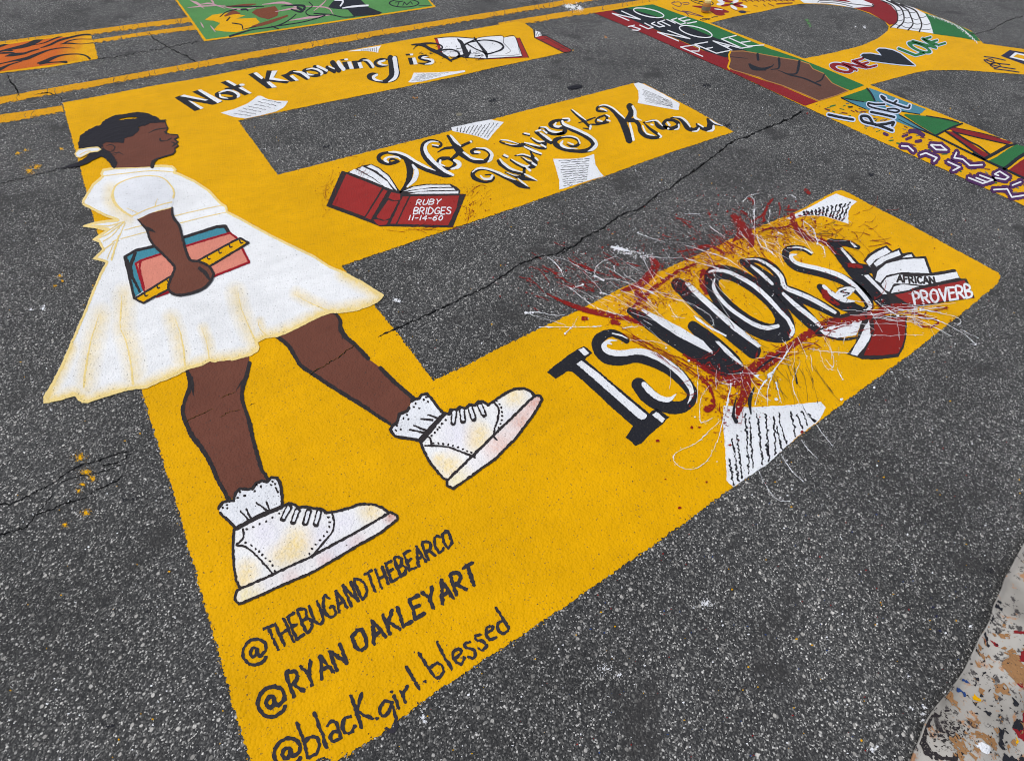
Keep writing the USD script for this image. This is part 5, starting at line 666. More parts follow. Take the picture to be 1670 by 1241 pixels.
for ls in ([[(365, 190), (215, 125), (470, 180), (300, 105)]], [list(map(tuple, np.asarray(ellipse(T(0, 0, 1), (545, 120), 140, 34, 12).exterior.coords)))], [[(360, 245), (415, 233)], [(385, 240), (470, 268), (445, 280), (400, 275)]], [[(465, 232), (540, 265), (585, 252), (510, 214)]], [[(600, 205), (570, 218), (640, 248), (690, 242), (630, 214)]], [[(625, 208), (690, 186)], [(655, 196), (740, 238)]], [[(710, 180), (785, 214)]], [[(800, 168), (750, 184), (835, 226), (890, 210)]], [[(885, 158), (815, 176), (900, 216), (980, 200)], [(855, 194), (920, 182)]],
           [[(815, 375), (625, 295), (920, 355), (720, 280)]], [list(map(tuple, np.asarray(ellipse(T(0, 0, 1), (972, 290), 152, 42, 14).exterior.coords)))], [[(1035, 515), (835, 430), (960, 412), (1008, 438), (1000, 468), (935, 466)]], [[(1080, 385), (965, 405), (1160, 487), (1280, 462)], [(1060, 446), (1125, 434)]], [[(1300, 458), (1130, 375), (1395, 445)], [(1215, 415), (1275, 425), (1255, 432)]], [[(1340, 325), (1205, 357), (1390, 440), (1485, 426)]], [[(1270, 345), (1445, 422), (1590, 412)], [(1385, 388), (1465, 378)]]):
    nj.add('letter', U(*[stroke(K, l, 9.5, sm=False) for l in ls]), 'white', 6.4, amp=.001)
# panel with ribs of white in the bowl
R_.add('crimson_panel', poly(V, [(480, 68), (620, 112), (740, 180), (785, 215), (850, 205), (860, 130), (820, 60), (720, 0), (640, -30), (450, -60), (400, 20)]), 'darkred', 3)
R_.add('green_panel', poly(V, [(1080, 112), (1200, 148), (1300, 188), (1400, 230), (1500, 282), (1562, 356), (1400, 325), (1150, 290), (1130, 190)]), 'green', 3)
k = R_.add('white_page', U(poly(V, [(20, 0), (60, 30), (250, 34), (370, 50), (480, 70), (640, 58), (650, 40), (450, -40), (100, -60)]), ), 'white', 4); R_.add('page_line', U(stroke(V, [(175, 22), (205, 8), (330, 14), (460, 35), (640, 55)], 6), stroke(V, [(200, 22), (350, 32), (470, 60)], 5), stroke(V, [(640, 42), (655, 52), (640, 62)], 8)), 'ink', 5, parent=k, amp=.001); R_.add('red_slit', poly(V, [(300, 5), (480, 25), (620, 48), (480, 28), (380, -10)]), 'darkred', 5, amp=.001)
rib = poly(V, [(690, -6), (760, -8), (860, 30), (1000, 72), (1090, 120), (1130, 190), (1160, 288), (980, 262), (792, 235), (850, 190), (860, 120), (800, 50)])
k = R_.add('white_ribs', rib, 'white', 4.2)
rl_ = [stroke(V, l, w) for l, w in (([(720, 8), (810, 50), (850, 110), (852, 185), (795, 235)], 9), ([(760, 5), (870, 60), (905, 120), (905, 190), (855, 240)], 12), ([(800, 10), (930, 80), (970, 150), (985, 210), (945, 258)], 12), ([(880, 40), (1000, 90), (1040, 150), (1060, 215), (1040, 272)], 12))]
for a, b in (((845, 90), (890, 84)), ((855, 130), (900, 122)), ((855, 175), (900, 172)), ((840, 210), (890, 215)), ((900, 90), (950, 84)), ((910, 150), (960, 150)), ((905, 190), (975, 195)), ((890, 220), (955, 240)), ((960, 110), (1020, 100)), ((980, 160), (1035, 165)), ((985, 200), (1050, 205)), ((960, 235), (1040, 250)), ((1040, 150), (1100, 140)), ((1060, 205), (1130, 205)), ((1050, 250), (1140, 250))):
    rl_.append(stroke(V, [a, ((a[0] + b[0]) / 2, (a[1] + b[1]) / 2 + 7), b], 5))
R_.add('rib_line', U(*rl_), 'ink', 5, parent=k, amp=.001)
tl = Thing('painted_lettering', 'row of very small white letters along the curved outer edge of the green panel', 'lettering', (1550, 42)); rq = random.Random(4)
for i in range(26):
    u = i / 25; x = 1120 + 420 * u - 20 * u * u; y = 128 + 120 * u + 100 * u ** 3
    tl.add('letter', stroke(V, [(x, y), (x + rq.uniform(4, 14), y + rq.uniform(4, 12) * (1 + u)), (x + rq.uniform(-6, 12), y + rq.uniform(8, 16) * (1 + u))], 4 + 2 * u, sm=False), 'white', 4.4, amp=.0006)
# heart, flower and scribbles in the upper bowl
hd = Thing('painted_drawing', 'small dark red painted heart with a white glint in the upper right letter', 'painting', (1165, 18))
hd.add('heart', poly(F, [(310, 68), (420, 66), (560, 78), (640, 100), (700, 125), (690, 136), (645, 140), (660, 155), (620, 168), (560, 160), (480, 110)], True), 'darkred', 3); hd.add('glint', stroke(F, [(550, 97), (590, 102), (630, 107)], [8, 12, 8]), 'white', 4, amp=.0006)
fw = Thing('painted_drawing', 'painted flower with white and red petals at the top of the upper right letter', 'painting', (1192, 6))
for c, r in (((620, 15), 10), ((610, 45), -6), ((760, 22), -14), ((750, 82), 30), ((850, 70), 14)): fw.add('petal', ellipse(F, c, 42, 15, r, 14), 'white', 3, amp=.0006)
for c, r in (((690, 18), 8), ((670, 58), -10), ((800, 66), 12), ((790, 42), -10)): fw.add('petal', ellipse(F, c, 58, 12, r, 14), 'darkred', 3.6, amp=.0006, label='dark red petal')
fw.add('centre', ellipse(F, (725, 44), 22, 8), 'green', 4.4, amp=.0006); fw.add('blue_dot', ellipse(F, (840, 127), 42, 14, 5), 'navy', 4, amp=.0006); fw.add('stem', stroke(F, [(720, 92), (800, 120), (920, 126)], [4, 5, 3]), 'rust', 3.4, amp=.0006)
sc = Thing('painted_scribble', 'grey scribbled drawing and a ringed sign left of the small heart', 'painting', (1115, 14))
sc.add('ring', U(ellipse(F, (415, 18), 128, 34, 12).difference(ellipse(F, (415, 18), 116, 27, 12)), stroke(F, [(330, 5), (500, 40)], 7), stroke(F, [(380, 30), (420, 15)], 6)), 'night', 3, amp=.0006)
sc.add('scribble', U(*[stroke(F, l, 6) for l in ([(110, 30), (180, 25), (200, 55), (170, 72), (100, 40), (130, 20)], [(190, 40), (260, 28), (280, 45), (220, 55)], [(110, 80), (130, 100), (220, 128), (300, 130), (210, 118)], [(220, 128), (290, 150), (430, 178), (300, 135), (400, 165)], [(250, 140), (280, 172)])]), 'purple', 3, amp=.0006)
sg2 = Thing('painted_lettering', 'tiny dark signature below the small heart by the edge of the round opening', 'lettering', (1157, 30)); sg2.add('letter', U(*[stroke(F, l, 8) for l in ([(400, 208), (430, 215), (470, 208)], [(420, 200), (500, 200), (480, 210)], [(520, 190), (545, 180), (580, 180)])]), 'ink', 3, amp=.0006)
rt = Thing('painted_lettering', 'row of rust brown brush letters along the top of the round opening', 'lettering', (1230, 3))
for i in range(9): x = 830 + i * 62; rt.add('letter', U(stroke(F, [(x, -12), (x + 40, 8), (x + 60, 22 - i)], [14, 12, 8]), stroke(F, [(x + 10, 8), (x + 50, -6)], 9)), 'rust', 3, amp=.001)
rt.add('letter', U(stroke(F, [(960, 62), (1000, 70)], 7), stroke(F, [(1060, 48), (1080, 68)], 8), stroke(F, [(1110, 42), (1170, 68)], 8), stroke(F, [(1200, 45), (1360, 35)], 14)), 'rust', 3, amp=.001)
# slogan with the heart
ol = Thing('painted_lettering', 'short word in dark red capitals left of the black heart', 'lettering', (1385, 107))
def slab(th, t, base, ux, up, strokes, col, w, wo):
    base, ux, up = map(np.array, (base, ux, up)); ls = [[base + ux * a + up * b for a, b in s] for s in strokes]
    k = th.add('letter', U(*[stroke(t, l, w, sm=len(l) > 5) for l in ls]), col, 5, amp=.001); th.add('outline', U(*[stroke(t, l, wo, sm=len(l) > 5) for l in ls]), 'paleblue', 4, parent=k, amp=.001)
k = ol.add('letter', ellipse(L, (208, 302), 98, 36, 14).difference(ellipse(L, (215, 303), 56, 17, 14)), 'darkred', 5, amp=.001); ol.add('outline', ellipse(L, (210, 300), 106, 42, 14).difference(ellipse(L, (215, 303), 44, 11, 14)), 'paleblue', 4, parent=k, amp=.001)
slab(ol, L, (330, 318), (80, -18), (-110, -55), [[(0, 0), (0, 1), (.95, 0), (.95, 1)]], 'darkred', 17, 28)
slab(ol, L, (425, 298), (62, -16), (-110, -55), [[(1, 0), (0, 0), (0, 1), (1, 1)], [(0, .5), (.8, .5)]], 'darkred', 17, 28)
hh = Thing('painted_drawing', 'big black painted heart with a pale rim between the two short words', 'painting', (1445, 97))
hp = [(798, 282), (700, 276), (600, 265), (450, 245), (395, 225), (362, 200), (380, 188), (440, 186), (530, 202), (510, 175), (490, 158), (510, 146), (560, 148), (620, 160), (680, 188), (740, 235)]
hk = hh.add('heart', poly(L, hp, False), 'night', 5, amp=.001); hh.add('outline', poly(L, hp).buffer(1.6), 'paleblue', 4, parent=hk, amp=.001)
ov = Thing('painted_lettering', 'short word in green capitals right of the black heart', 'lettering', (1508, 78))
slab(ov, L, (800, 200), (64, -16), (-135, -54), [[(1, 0), (0, 0), (0, 1)]], 'green', 20, 32)
k = ov.add('letter', ellipse(L, (832, 138), 104, 33, 22).difference(ellipse(L, (838, 140), 66, 15, 22)), 'green', 5, amp=.001); ov.add('outline', ellipse(L, (832, 138), 114, 40, 22).difference(ellipse(L, (838, 140), 56, 9, 22)), 'paleblue', 4, parent=k, amp=.001)
slab(ov, L, (965, 140), (76, -20), (-150, -62), [[(-.45, 1), (0, 0), (.55, 1)]], 'green', 19, 30)
slab(ov, L, (985, 118), (52, -15), (-115, -48), [[(1, 0), (0, 0), (0, 1), (1, 1)], [(0, .5), (.9, .5)]], 'green', 17, 28)
yr = Thing('painted_lettering', 'dark blue hand-painted year on the yellow leg near the right border', 'lettering', (1632, 103))
for l in ([(1352, 210), (1430, 220), (1520, 240)], [(1355, 240), (1400, 228), (1430, 250), (1400, 270), (1350, 235), (1450, 262), (1555, 275)], [(1395, 270), (1450, 262), (1480, 285), (1440, 300), (1400, 275), (1500, 295), (1600, 310)], [(1430, 308), (1530, 320), (1630, 335)]): yr.add('letter', stroke(L, l, 8), 'navy', 4, amp=.001)
nb = Thing('painted_drawing', 'dark blue painted block with a white edged yellow middle at the right border', 'painting', (1660, 92)); nb.add('block', poly(L, [(1485, 205), (1555, 158), (1680, 178), (1900, 230), (1900, 330), (1670, 272)]), 'navy', 3); nb.add('edge', poly(L, [(1553, 215), (1600, 176), (1690, 195), (1860, 240), (1860, 300), (1670, 245)]), 'white', 4); nb.add('middle', poly(L, [(1585, 212), (1615, 190), (1690, 208), (1840, 246), (1840, 285), (1670, 232)]), 'yellow', 5)
# lower stem panel
R_.add('green_wedge', poly(R1, [(590, 245), (945, 122), (1050, 290), (900, 305), (760, 275)]), 'green', 3); R_.add('blue_wedge', poly(R1, [(965, 112), (1300, 235), (1655, 370), (1740, 400), (1655, 470), (1430, 432), (1050, 285)]), 'sea', 3); R_.add('blue_wedge', poly(R1, [(600, 255), (900, 305), (1060, 290), (1400, 480), (1760, 690), (1655, 690), (1300, 550), (930, 402)]), 'sea', 3.4)
R_.add('green_wedge', poly(R2, [(30, -18), (60, -30), (360, -2), (800, 95), (460, 252), (240, 120)]), 'green', 3.8)
R_.add('panel_line', U(stroke(R1, [(945, 122), (1000, 190), (1050, 285)], 24), stroke(R1, [(595, 245), (760, 278), (900, 302)], [12, 14, 12]), stroke(R1, [(600, 252), (760, 330), (930, 402)], 10), stroke(R1, [(1380, 480), (1500, 545), (1655, 640), (1830, 740)], 16), stroke(R1, [(1380, 425), (1500, 445), (1655, 470)], 10), stroke(R2, [(340, -5), (600, 40), (770, 85)], 16), stroke(R2, [(820, 98), (640, 170), (460, 262)], 24), stroke(R2, [(-40, 40), (200, 160), (460, 262), (800, 430), (1130, 590), (1400, 715), (1700, 855)], [8, 14, 24, 26, 28, 30, 30])), 'night', 5)
R_.add('red_bar', poly(R2, [(640, 170), (720, 150), (1100, 238), (1500, 350), (1440, 375), (1080, 292), (700, 205)]), 'darkred', 3.8); R_.add('red_bar', poly(R2, [(605, 200), (690, 208), (900, 340), (1190, 525), (1110, 570), (900, 415)]), 'darkred', 3.8)
R_.add('panel_line', U(stroke(R2, [(720, 152), (1100, 232), (1330, 295)], 10), stroke(R2, [(700, 208), (1080, 298), (1440, 378)], 14), stroke(R2, [(700, 205), (900, 330), (1050, 405), (1200, 520)], 22), stroke(R2, [(600, 205), (780, 330), (1000, 490), (1110, 580)], 24), stroke(R2, [(1120, 575), (1280, 490), (1440, 400), (1560, 372)], [40, 44, 44, 16]), stroke(R2, [(950, 500), (1000, 510), (1120, 570)], [10, 40, 30])), 'night', 5)
R_.add('green_block', poly(R2, [(1165, 605), (1300, 540), (1440, 440), (1555, 378), (1700, 420), (1700, 490), (1560, 560), (1395, 692)]), 'green', 3.8); R_.add('red_block', poly(R2, [(1450, 722), (1600, 610), (1700, 545), (1900, 560), (1900, 930), (1655, 825)]), 'darkred', 3.8); R_.add('panel_line', stroke(R2, [(1385, 712), (1480, 640), (1580, 560), (1700, 490)], 46), 'night', 5)
ir = Thing('painted_lettering', 'dark capitals with thick white rims at the head of the lower stem panel', 'lettering', (1430, 190))
for ls, w, wo in (([[(425, 475), (580, 510), (755, 542)]], 42, 88), ([[(1285, 690), (1080, 615), (900, 570), (862, 510), (900, 490), (970, 510), (1020, 590)], [(1060, 615), (1200, 600), (1300, 578), (1285, 620)]], 44, 92), ([[(1000, 440), (1150, 470), (1310, 508)]], 40, 88), ([[(1180, 335), (1050, 335), (960, 320), (990, 370), (1200, 420), (1330, 445), (1380, 420), (1310, 395), (1220, 400)]], 30, 66), ([[(1185, 250), (1135, 225), (1180, 275), (1330, 335), (1490, 385), (1520, 350)], [(1300, 325), (1340, 290)]], 34, 80)):
    k = ir.add('letter', U(*[stroke(R1, l, w * .82) for l in ls]), 'night', 7, amp=.001); ir.add('rim', U(*[stroke(R1, l, w + (wo - w) * .62) for l in ls]), 'paleblue', 6, parent=k, amp=.001)
ev = Thing('painted_lettering', 'two rows of small white letters on purple patches along the lower stem', 'lettering', (1560, 265))
for ls in ([[(400, 390), (470, 450), (610, 455), (530, 390), (400, 385)]], [[(745, 490), (712, 560), (830, 580), (925, 665), (1090, 655)]], [[(1320, 745), (1260, 780), (1310, 800)], [(1330, 745), (1450, 820), (1400, 855), (1270, 830)]], [[(1610, 885), (1500, 930)]], [[(5, 400), (90, 405), (160, 470)]], [[(260, 520), (330, 495), (480, 560), (440, 605)]], [[(630, 615), (790, 685), (700, 730)]], [[(910, 830), (1100, 905), (1235, 860), (1060, 795)], [(1010, 830), (1150, 885)]], [[(1250, 990), (1430, 980), (1490, 1090), (1660, 1065)]], [[(1700, 930), (1850, 1000)]], [[(1760, 1130), (1860, 1180), (1900, 1150)]]):
    k = ev.add('patch', U(*[stroke(R2, l, 98, sm=False) for l in ls]), 'purple', 4, amp=.008); ev.add('letter', U(*[stroke(R2, l, 21, sm=False) for l in ls]), 'white', 5, parent=k, amp=.001)
for l, w in (([(120, 200), (200, 200), (290, 255)], 60), ([(20, 270), (80, 250)], 34), ([(70, 310), (130, 285)], 36), ([(200, 340), (260, 330)], 44), ([(-230, 235), (-190, 250)], 40)): ev.add('patch', stroke(R2, l, w), 'purple', 4, amp=.003)
cf = Thing('painted_dashes', 'short green, rust and grey brush dabs sprinkled over the yellow of the lower stem', 'painting', (1500, 250), kind='stuff')
dz = random.Random(9); outs = {'green': [], 'rust': [], 'scuff': []}
for _ in range(130):
    u = dz.random(); v = dz.random(); c = np.array([1320, 172]) * (1 - u) + np.array([1700, 345]) * u; d = np.array([1380, 168]) * (1 - u) + np.array([1740, 305]) * u
    p = c * (1 - v) + d * v; outs[dz.choice(list(outs))].append(stroke(PX, [p, p + np.array([dz.uniform(3, 8), dz.uniform(-2, 3)])], dz.uniform(1, 2.6)))
keep = poly(PX, [(1325, 168), (1372, 162), (1425, 180), (1480, 208), (1530, 232), (1625, 280), (1670, 302), (1740, 335), (1740, 358), (1670, 328), (1600, 298), (1500, 252), (1400, 208)])
for c in outs: cf.add('dab', U(*outs[c]).intersection(keep), c, 3.2, amp=.001, kind='stuff')

# ---------------------------------------------------------------- pieces of two more letters at the upper left
Tg = T(0, 40, 9.824)
tg = Thing('painted_letter', 'end of an orange letter bar with black flame stripes at the left border', 'painted letter', (70, 90))
tg.add('yellow_field', poly(Tg, [(-900, 500), (-900, 900), (0, 785), (800, 690), (1575, 552), (1545, 440), (1460, 185), (1400, 160), (900, 200), (400, 260), (0, 325)]), 'yellow', 1, amp=.006)
OR = (198, 98, 34)
def tiger(px):
    x = np.clip((px[:, 0] - 95 + (px[:, 1] - 80) * .5) / 45, 0, 1)[:, None] * (.8 + .4 * meshkit.noise(np.column_stack([px * .25, px[:, :1] * 0]), 1))[:, None]; x = np.clip(x, 0, 1)
    return np.array(lin(*OR)) * (1 - x) + np.array(lin(222, 165, 10)) * x
tg.soft('orange_area', poly(Tg, [(-880, 520), (-880, 880), (0, 760), (500, 690), (900, 640), (1350, 560), (1500, 480), (1450, 200), (1380, 180), (900, 215), (400, 280), (0, 345)]), tiger, 2, step=2)
tg.add('stripe', U(*[stroke(Tg, l, w) for l, w in (([(-300, 440), (0, 350), (130, 320)], [40, 40, 4]), ([(-200, 480), (0, 435), (200, 390), (420, 340), (560, 285), (690, 245)], [40, 26, 40, 60, 70, 6]), ([(60, 420), (150, 420), (210, 425)], [10, 26, 8]), ([(80, 515), (200, 490), (380, 470), (500, 430), (620, 398)], [10, 50, 34, 26, 18]), ([(-100, 470), (100, 460), (230, 455)], [10, 30, 10]), ([(650, 380), (800, 330), (950, 260), (1150, 205), (1330, 170), (1445, 168)], [12, 30, 34, 30, 26, 24]), ([(480, 345), (700, 300), (900, 220), (1000, 200)], [6, 14, 24, 5]), ([(990, 320), (1100, 270), (1250, 240), (1470, 240)], [8, 18, 14, 12]), ([(960, 320), (1080, 305), (1300, 318), (1490, 298)], [4, 22, 10, 14]), ([(-100, 650), (0, 635), (200, 590), (420, 550), (600, 480), (800, 410), (1000, 378), (1200, 385)], [16, 16, 24, 50, 40, 22, 16, 4]), ([(-100, 760), (0, 720), (150, 650), (350, 590)], [60, 50, 26, 10]), ([(600, 625), (720, 600), (850, 540), (1000, 495), (1200, 478), (1330, 490), (1400, 520), (1440, 555)], [20, 60, 46, 24, 18, 20, 26, 30]), ([(640, 630), (780, 615), (940, 605), (1060, 605)], [40, 20, 20, 40]))]), 'black', 3.4)
gp = T(280, 0, 3.795)
gl = Thing('painted_letter', 'green painted letter end with a brown, yellow and black sketch at the top border', 'painted letter', (500, 30))
gl.add('yellow_field', poly(PX, [(268, -22), (285, 0), (305, 27), (333, 68), (420, 56), (500, 44), (600, 29), (711, 12), (700, 0), (680, -24)]), 'yellow', 1, amp=.005)
gb = gl.add('green_area', poly(PX, [(272, -22), (289, 0), (309, 27), (336, 65), (420, 53.5), (500, 41.5), (600, 26.5), (706, 10.4), (697, 0), (678, -24)]), 'leafgreen', 2)
gl.add('yellow_patch', poly(gp, [(205, 126), (250, 95), (330, 83), (380, 76), (430, 95), (458, 98), (400, 118), (520, 113), (545, 140), (510, 165), (460, 188), (400, 202), (330, 198), (258, 188), (300, 145), (255, 130)]), 'yellow', 3); gl.add('brown_patch', U(poly(gp, [(495, 80), (520, 60), (640, 40), (662, 70), (655, 100), (600, 122), (540, 108)]), stroke(gp, [(500, 168), (600, 140), (715, 100)], [14, 20, 10]), stroke(gp, [(330, 100), (380, 80), (420, 85)], [10, 24, 8]), stroke(gp, [(340, 45), (440, 35), (520, 28)], [8, 14, 6])), 'rust', 3.4)
gl.add('fist', poly(gp, [(968, 48), (990, 20), (1010, 0), (1060, -20), (1160, -10), (1215, 45), (1303, 80), (1285, 92), (1130, 106), (1090, 62), (1000, 56)]), 'night', 3); gl.add('band', U(stroke(gp, [(1058, 52), (1130, 42), (1215, 36)], [6, 12, 10]), stroke(gp, [(1010, 5), (1060, 8), (1045, 38)], [6, 10, 10])), 'white', 4)
gl.add('pale_streak', U(*[stroke(gp, l, [3, w, 3]) for l, w in (([(115, 5), (160, 25), (200, 55)], 16), ([(170, 30), (240, 25), (330, 55)], 10), ([(240, 0), (255, 15), (265, 40)], 12), ([(300, 40), (420, 60), (520, 50)], 8), ([(560, 30), (700, 20), (800, 60)], 14), ([(640, 75), (760, 55), (820, 70)], 12), ([(100, 50), (200, 40), (330, 35)], 8), ([(720, 130), (860, 110), (980, 95)], 14), ([(880, 70), (930, 30), (960, 0)], 8), ([(180, 140), (190, 160), (200, 175)], 8), ([(240, 160), (255, 180), (270, 200)], 8), ([(820, 40), (960, 50), (1000, 90)], 8))]), 'pink', 3.8)
gl.add('sketch_line', U(*[stroke(gp, l, w) for l, w in (([(360, 226), (430, 205), (500, 186), (640, 165), (720, 130), (770, 90)], [12, 10, 6, 7, 6, 5]), ([(620, 165), (660, 180)], 7), ([(660, 162), (800, 140), (900, 115), (950, 95), (860, 100), (830, 75), (870, 40), (850, 15)], 6), ([(880, 85), (980, 92), (1060, 108), (1130, 106)], 6), ([(340, 40), (450, 42), (570, 42)], [4, 8, 4]), ([(300, 105), (340, 75), (400, 60)], 6), ([(340, 130), (360, 110), (345, 128)], 7), ([(375, 145), (430, 155), (440, 180)], 7), ([(430, 62), (460, 60), (470, 66)], 10), ([(680, 40), (740, 35), (820, 40), (800, 75), (740, 60)], [5, 9, 14, 12, 8]), ([(780, 50), (800, 60)], 16), ([(440, 185), (520, 165)], 5))]), 'night', 4.4, amp=.001)
gl.add('monogram', U(ellipse(gp, (1438, 22), 95, 27, 0).difference(ellipse(gp, (1438, 22), 86, 21, 0)), stroke(gp, [(1385, 15), (1430, 10)], 5), stroke(gp, [(1408, 12), (1398, 38)], 5), stroke(gp, [(1430, 36), (1440, 15), (1455, 32), (1478, 12), (1490, 28)], 5, sm=False), stroke(gp, [(1530, 38), (1600, 38)], 4)), 'night', 3.4, amp=.001)

# ---------------------------------------------------------------- drips, blots and flecks on the asphalt
def blot(label, pts, mat, n=14, spread=1.0, cat='paint blot', seed=0):
    """Paint caught on the tops of the stones: a cluster of small ragged flecks, denser in the middle."""
    q = random.Random(hash_(label) + seed); g = []
    for x, y, r in pts:
        for _ in range(int(n * (1.2 + r * .8))):
            d = abs(q.gauss(0, .62)); an = q.uniform(0, 6.283); g.append(speck(x + math.cos(an) * d * r, y + math.sin(an) * d * r * .7, (.3 + .3 * min(r, 5) * q.random() ** 2.2) * max(.35, 1 - d * .5), q))
    Thing('paint_blot', label, cat, pts[0][:2]).add('blot', U(*g), mat, 1.4 if mat != 'yellow' else 1.0, amp=.0022, kind='stuff')
def hash_(s): return sum(ord(c) * (i + 7) for i, c in enumerate(s))
blot('white paint blot on the asphalt just off the right hem tip of the white dress', [(645, 489, 6), (651, 491, 5)], 'white')
blot('pair of white paint drops on the asphalt left of the white skirt, nearer the letter', [(70, 503, 5), (72, 499, 3)], 'white'); blot('small white paint drop on the asphalt near the left border beside the skirt', [(50, 505, 4)], 'white')
blot('star-shaped white paint splash on the asphalt by the near tip of the letter', [(690, 1168, 7), (693, 1176, 5), (688, 1160, 2), (686, 1154, 1.2)], 'white', 18)
blot('small white fleck under the lower left skirt tip', [(83, 668, 3)], 'white')
blot('large pale scuffed paint mark on the asphalt below the lowest bar', [(1150, 985, 20), (1152, 983, 6)], 'white', 9); blot('pale scuffed paint mark at the bottom middle of the asphalt', [(985, 1090, 18), (1010, 1100, 10)], 'white', 6)
blot('elongated white paint chip beside the edge of the spattered canvas', [(1506, 1165, 5), (1508, 1153, 5), (1505, 1175, 4)], 'white', 20); blot('ragged white paint chip near the bottom edge left of the canvas', [(1422, 1222, 7), (1430, 1217, 4)], 'white', 16); blot('thin white paint chip a little left of the canvas edge', [(1485, 1153, 3), (1488, 1156, 3)], 'white')
blot('white paint chip above the thin chip near the canvas', [(1482, 1102, 4)], 'white'); blot('white paint chip closest to the upper canvas edge', [(1583, 1021, 5)], 'white')
blot('white paint smear across the double yellow line beside the panel with the slogan', [(935, 12, 11), (945, 14, 8), (925, 11, 7)], 'white', 20)
blot('green paint smear in the round opening of the right letter', [(1316, 34, 4), (1319, 39, 4), (1321, 43, 3)], 'leafgreen', 16)
blot('long faint blue paint smear on the asphalt left of the canvas', [(1518, 975, 3), (1522, 990, 4), (1528, 1005, 4), (1532, 1028, 5)], 'navy', 8)
blot('patch of yellow paint drips beside the dress on the left asphalt', [(98, 450, 6), (102, 458, 4), (90, 466, 4)], 'yellow', 8); blot('patch of yellow roller marks over the thin cracks at lower left', [(130, 745, 12), (140, 770, 12), (150, 780, 8), (128, 800, 5), (135, 790, 6), (140, 835, 10), (105, 855, 7)], 'yellow', 16)
blot('faint yellow roller marks on the asphalt below the ponytail', [(48, 278, 12), (60, 272, 8), (30, 250, 6), (42, 245, 5), (100, 243, 4)], 'yellow', 10)
blot('yellow fleck on the asphalt between top and middle bar ends', [(988, 61, 4)], 'gold', 8); blot('faint yellow mark in the gap under the top bar', [(676, 160, 4), (680, 160, 3)], 'gold', 6)
blot('dark red paint drop beside the lower stem start of the right letter', [(1317, 185, 3.5)], 'splash', 8)
blot('white paint flecks in the middle of the round opening', [(1410, 45, 4), (1395, 44, 2)], 'white', 8)
for lb, x, y, r in (('round dark gum spot on the near left asphalt beside the lowest signature', 298, 1065, 9), ('dark smudge on the asphalt near the bottom left corner', 176, 1184, 13), ('dark oil smudge left of the near shoe', 205, 815, 22), ('faint dark smudge on the asphalt at mid left', 240, 995, 11), ('dark smudge right of the lowest bar tip near the right border', 1560, 520, 9), ('dark smudge in the far asphalt between middle bar and slogan panel', 1150, 140, 10), ('second dark smudge nearer the tip of the middle bar', 1185, 205, 9), ('dark smudge above the lowest bar beside the white page', 1420, 285, 9), ('dark smear in the gap below the top bar, left part', 530, 240, 14), ('dark smear in the gap below the top bar, right part', 800, 165, 12), ('dark smudge at the near right beside the canvas top', 1610, 930, 14)):
    blot(lb, [(x, y, r), (x + r * .5, y - r * .15, r * .6)], 'black', 5)
q = random.Random(77)
def scatter(n, region, r0, r1, ex):
    g = []
    while len(g) < n:
        x, y = q.uniform(region[0], region[2]), q.uniform(region[1], region[3])
        if not ex.contains(Point(x, y)): g.append(speck(x, y, math.exp(q.uniform(math.log(r0), math.log(r1))) * (.5 + .9 * y / 1241), q))
    return U(*g)
EX = U(Polygon(field), Polygon(outer), Polygon(dress)).buffer(3)
Thing('paint_flecks', 'tiny white paint flecks scattered over the bare asphalt', 'paint flecks', (1200, 1000), kind='stuff').add('fleck', scatter(520, (0, 130, 1670, 1241), .45, 1.8, EX), 'white', 1.2, amp=.001, kind='stuff')
Thing('paint_flecks', 'tiny yellow paint flecks scattered over the bare asphalt', 'paint flecks', (1100, 900), kind='stuff').add('fleck', scatter(150, (0, 130, 1670, 1241), .5, 1.9, EX), 'yellow', 1.6, amp=.001, kind='stuff')
Thing('paint_flecks', 'tiny dark red paint flecks scattered over the bare asphalt', 'paint flecks', (1000, 700), kind='stuff').add('fleck', scatter(90, (640, 330, 1670, 1241), .5, 1.6, EX), 'splash', 2.0, amp=.001, kind='stuff')
Thing('paint_flecks', 'tiny blue paint flecks scattered over the asphalt left of the canvas', 'paint flecks', (1400, 1000), kind='stuff').add('fleck', scatter(70, (860, 800, 1670, 1241), .5, 1.7, EX), 'blue', 2.4, amp=.001, kind='stuff')
# loose edge drips of yellow along the letter
# ---------------------------------------------------------------- small solid things
def lump(name, label, cat, at, r, h, mat, seed, squash=1.0):
    th = Thing(name, label, cat, at); s = trimesh.creation.icosphere(3); v = s.vertices.copy(); n = .7 + .6 * meshkit.fbm(v * 1.7 + seed, 3)[:, None]; v *= n; v *= [r, r * squash, h]; v[:, 2] = np.maximum(v[:, 2], 0)
    o = ground([at])[0]; th.mesh('lump', v + [*o, 0], s.faces, mat, smooth=True)
lump('tar_lump', 'flat black tar lump on the asphalt between the top and middle bars', 'tar lump', (938, 143), .075, .012, 'black', 1, .5)
cap = Thing('bottle_cap', 'small pale round cap lying on the asphalt above the middle bar', 'bottle cap', (749, 189)); o = ground([(749, 189)])[0]
prof = [(0, 0), (.021, 0), (.023, .002), (.023, .008), (.020, .011), (0, .0115)]
c = trimesh.creation.revolve(np.array(prof), sections=28); cap.mesh('shell', c.vertices + [*o, .001], c.faces, 'scuff', smooth=40)
rg = trimesh.creation.torus(.0215, .0018, major_sections=28, minor_sections=8); cap.mesh('rim', rg.vertices + [*o, .003], rg.faces, 'white', smooth=True)
bt_ = Thing('paint_bottle', 'small amber jar with a pale label standing beside the painted heart', 'jar', (1150, 20)); o = ground([(1149.5, 21)])[0]
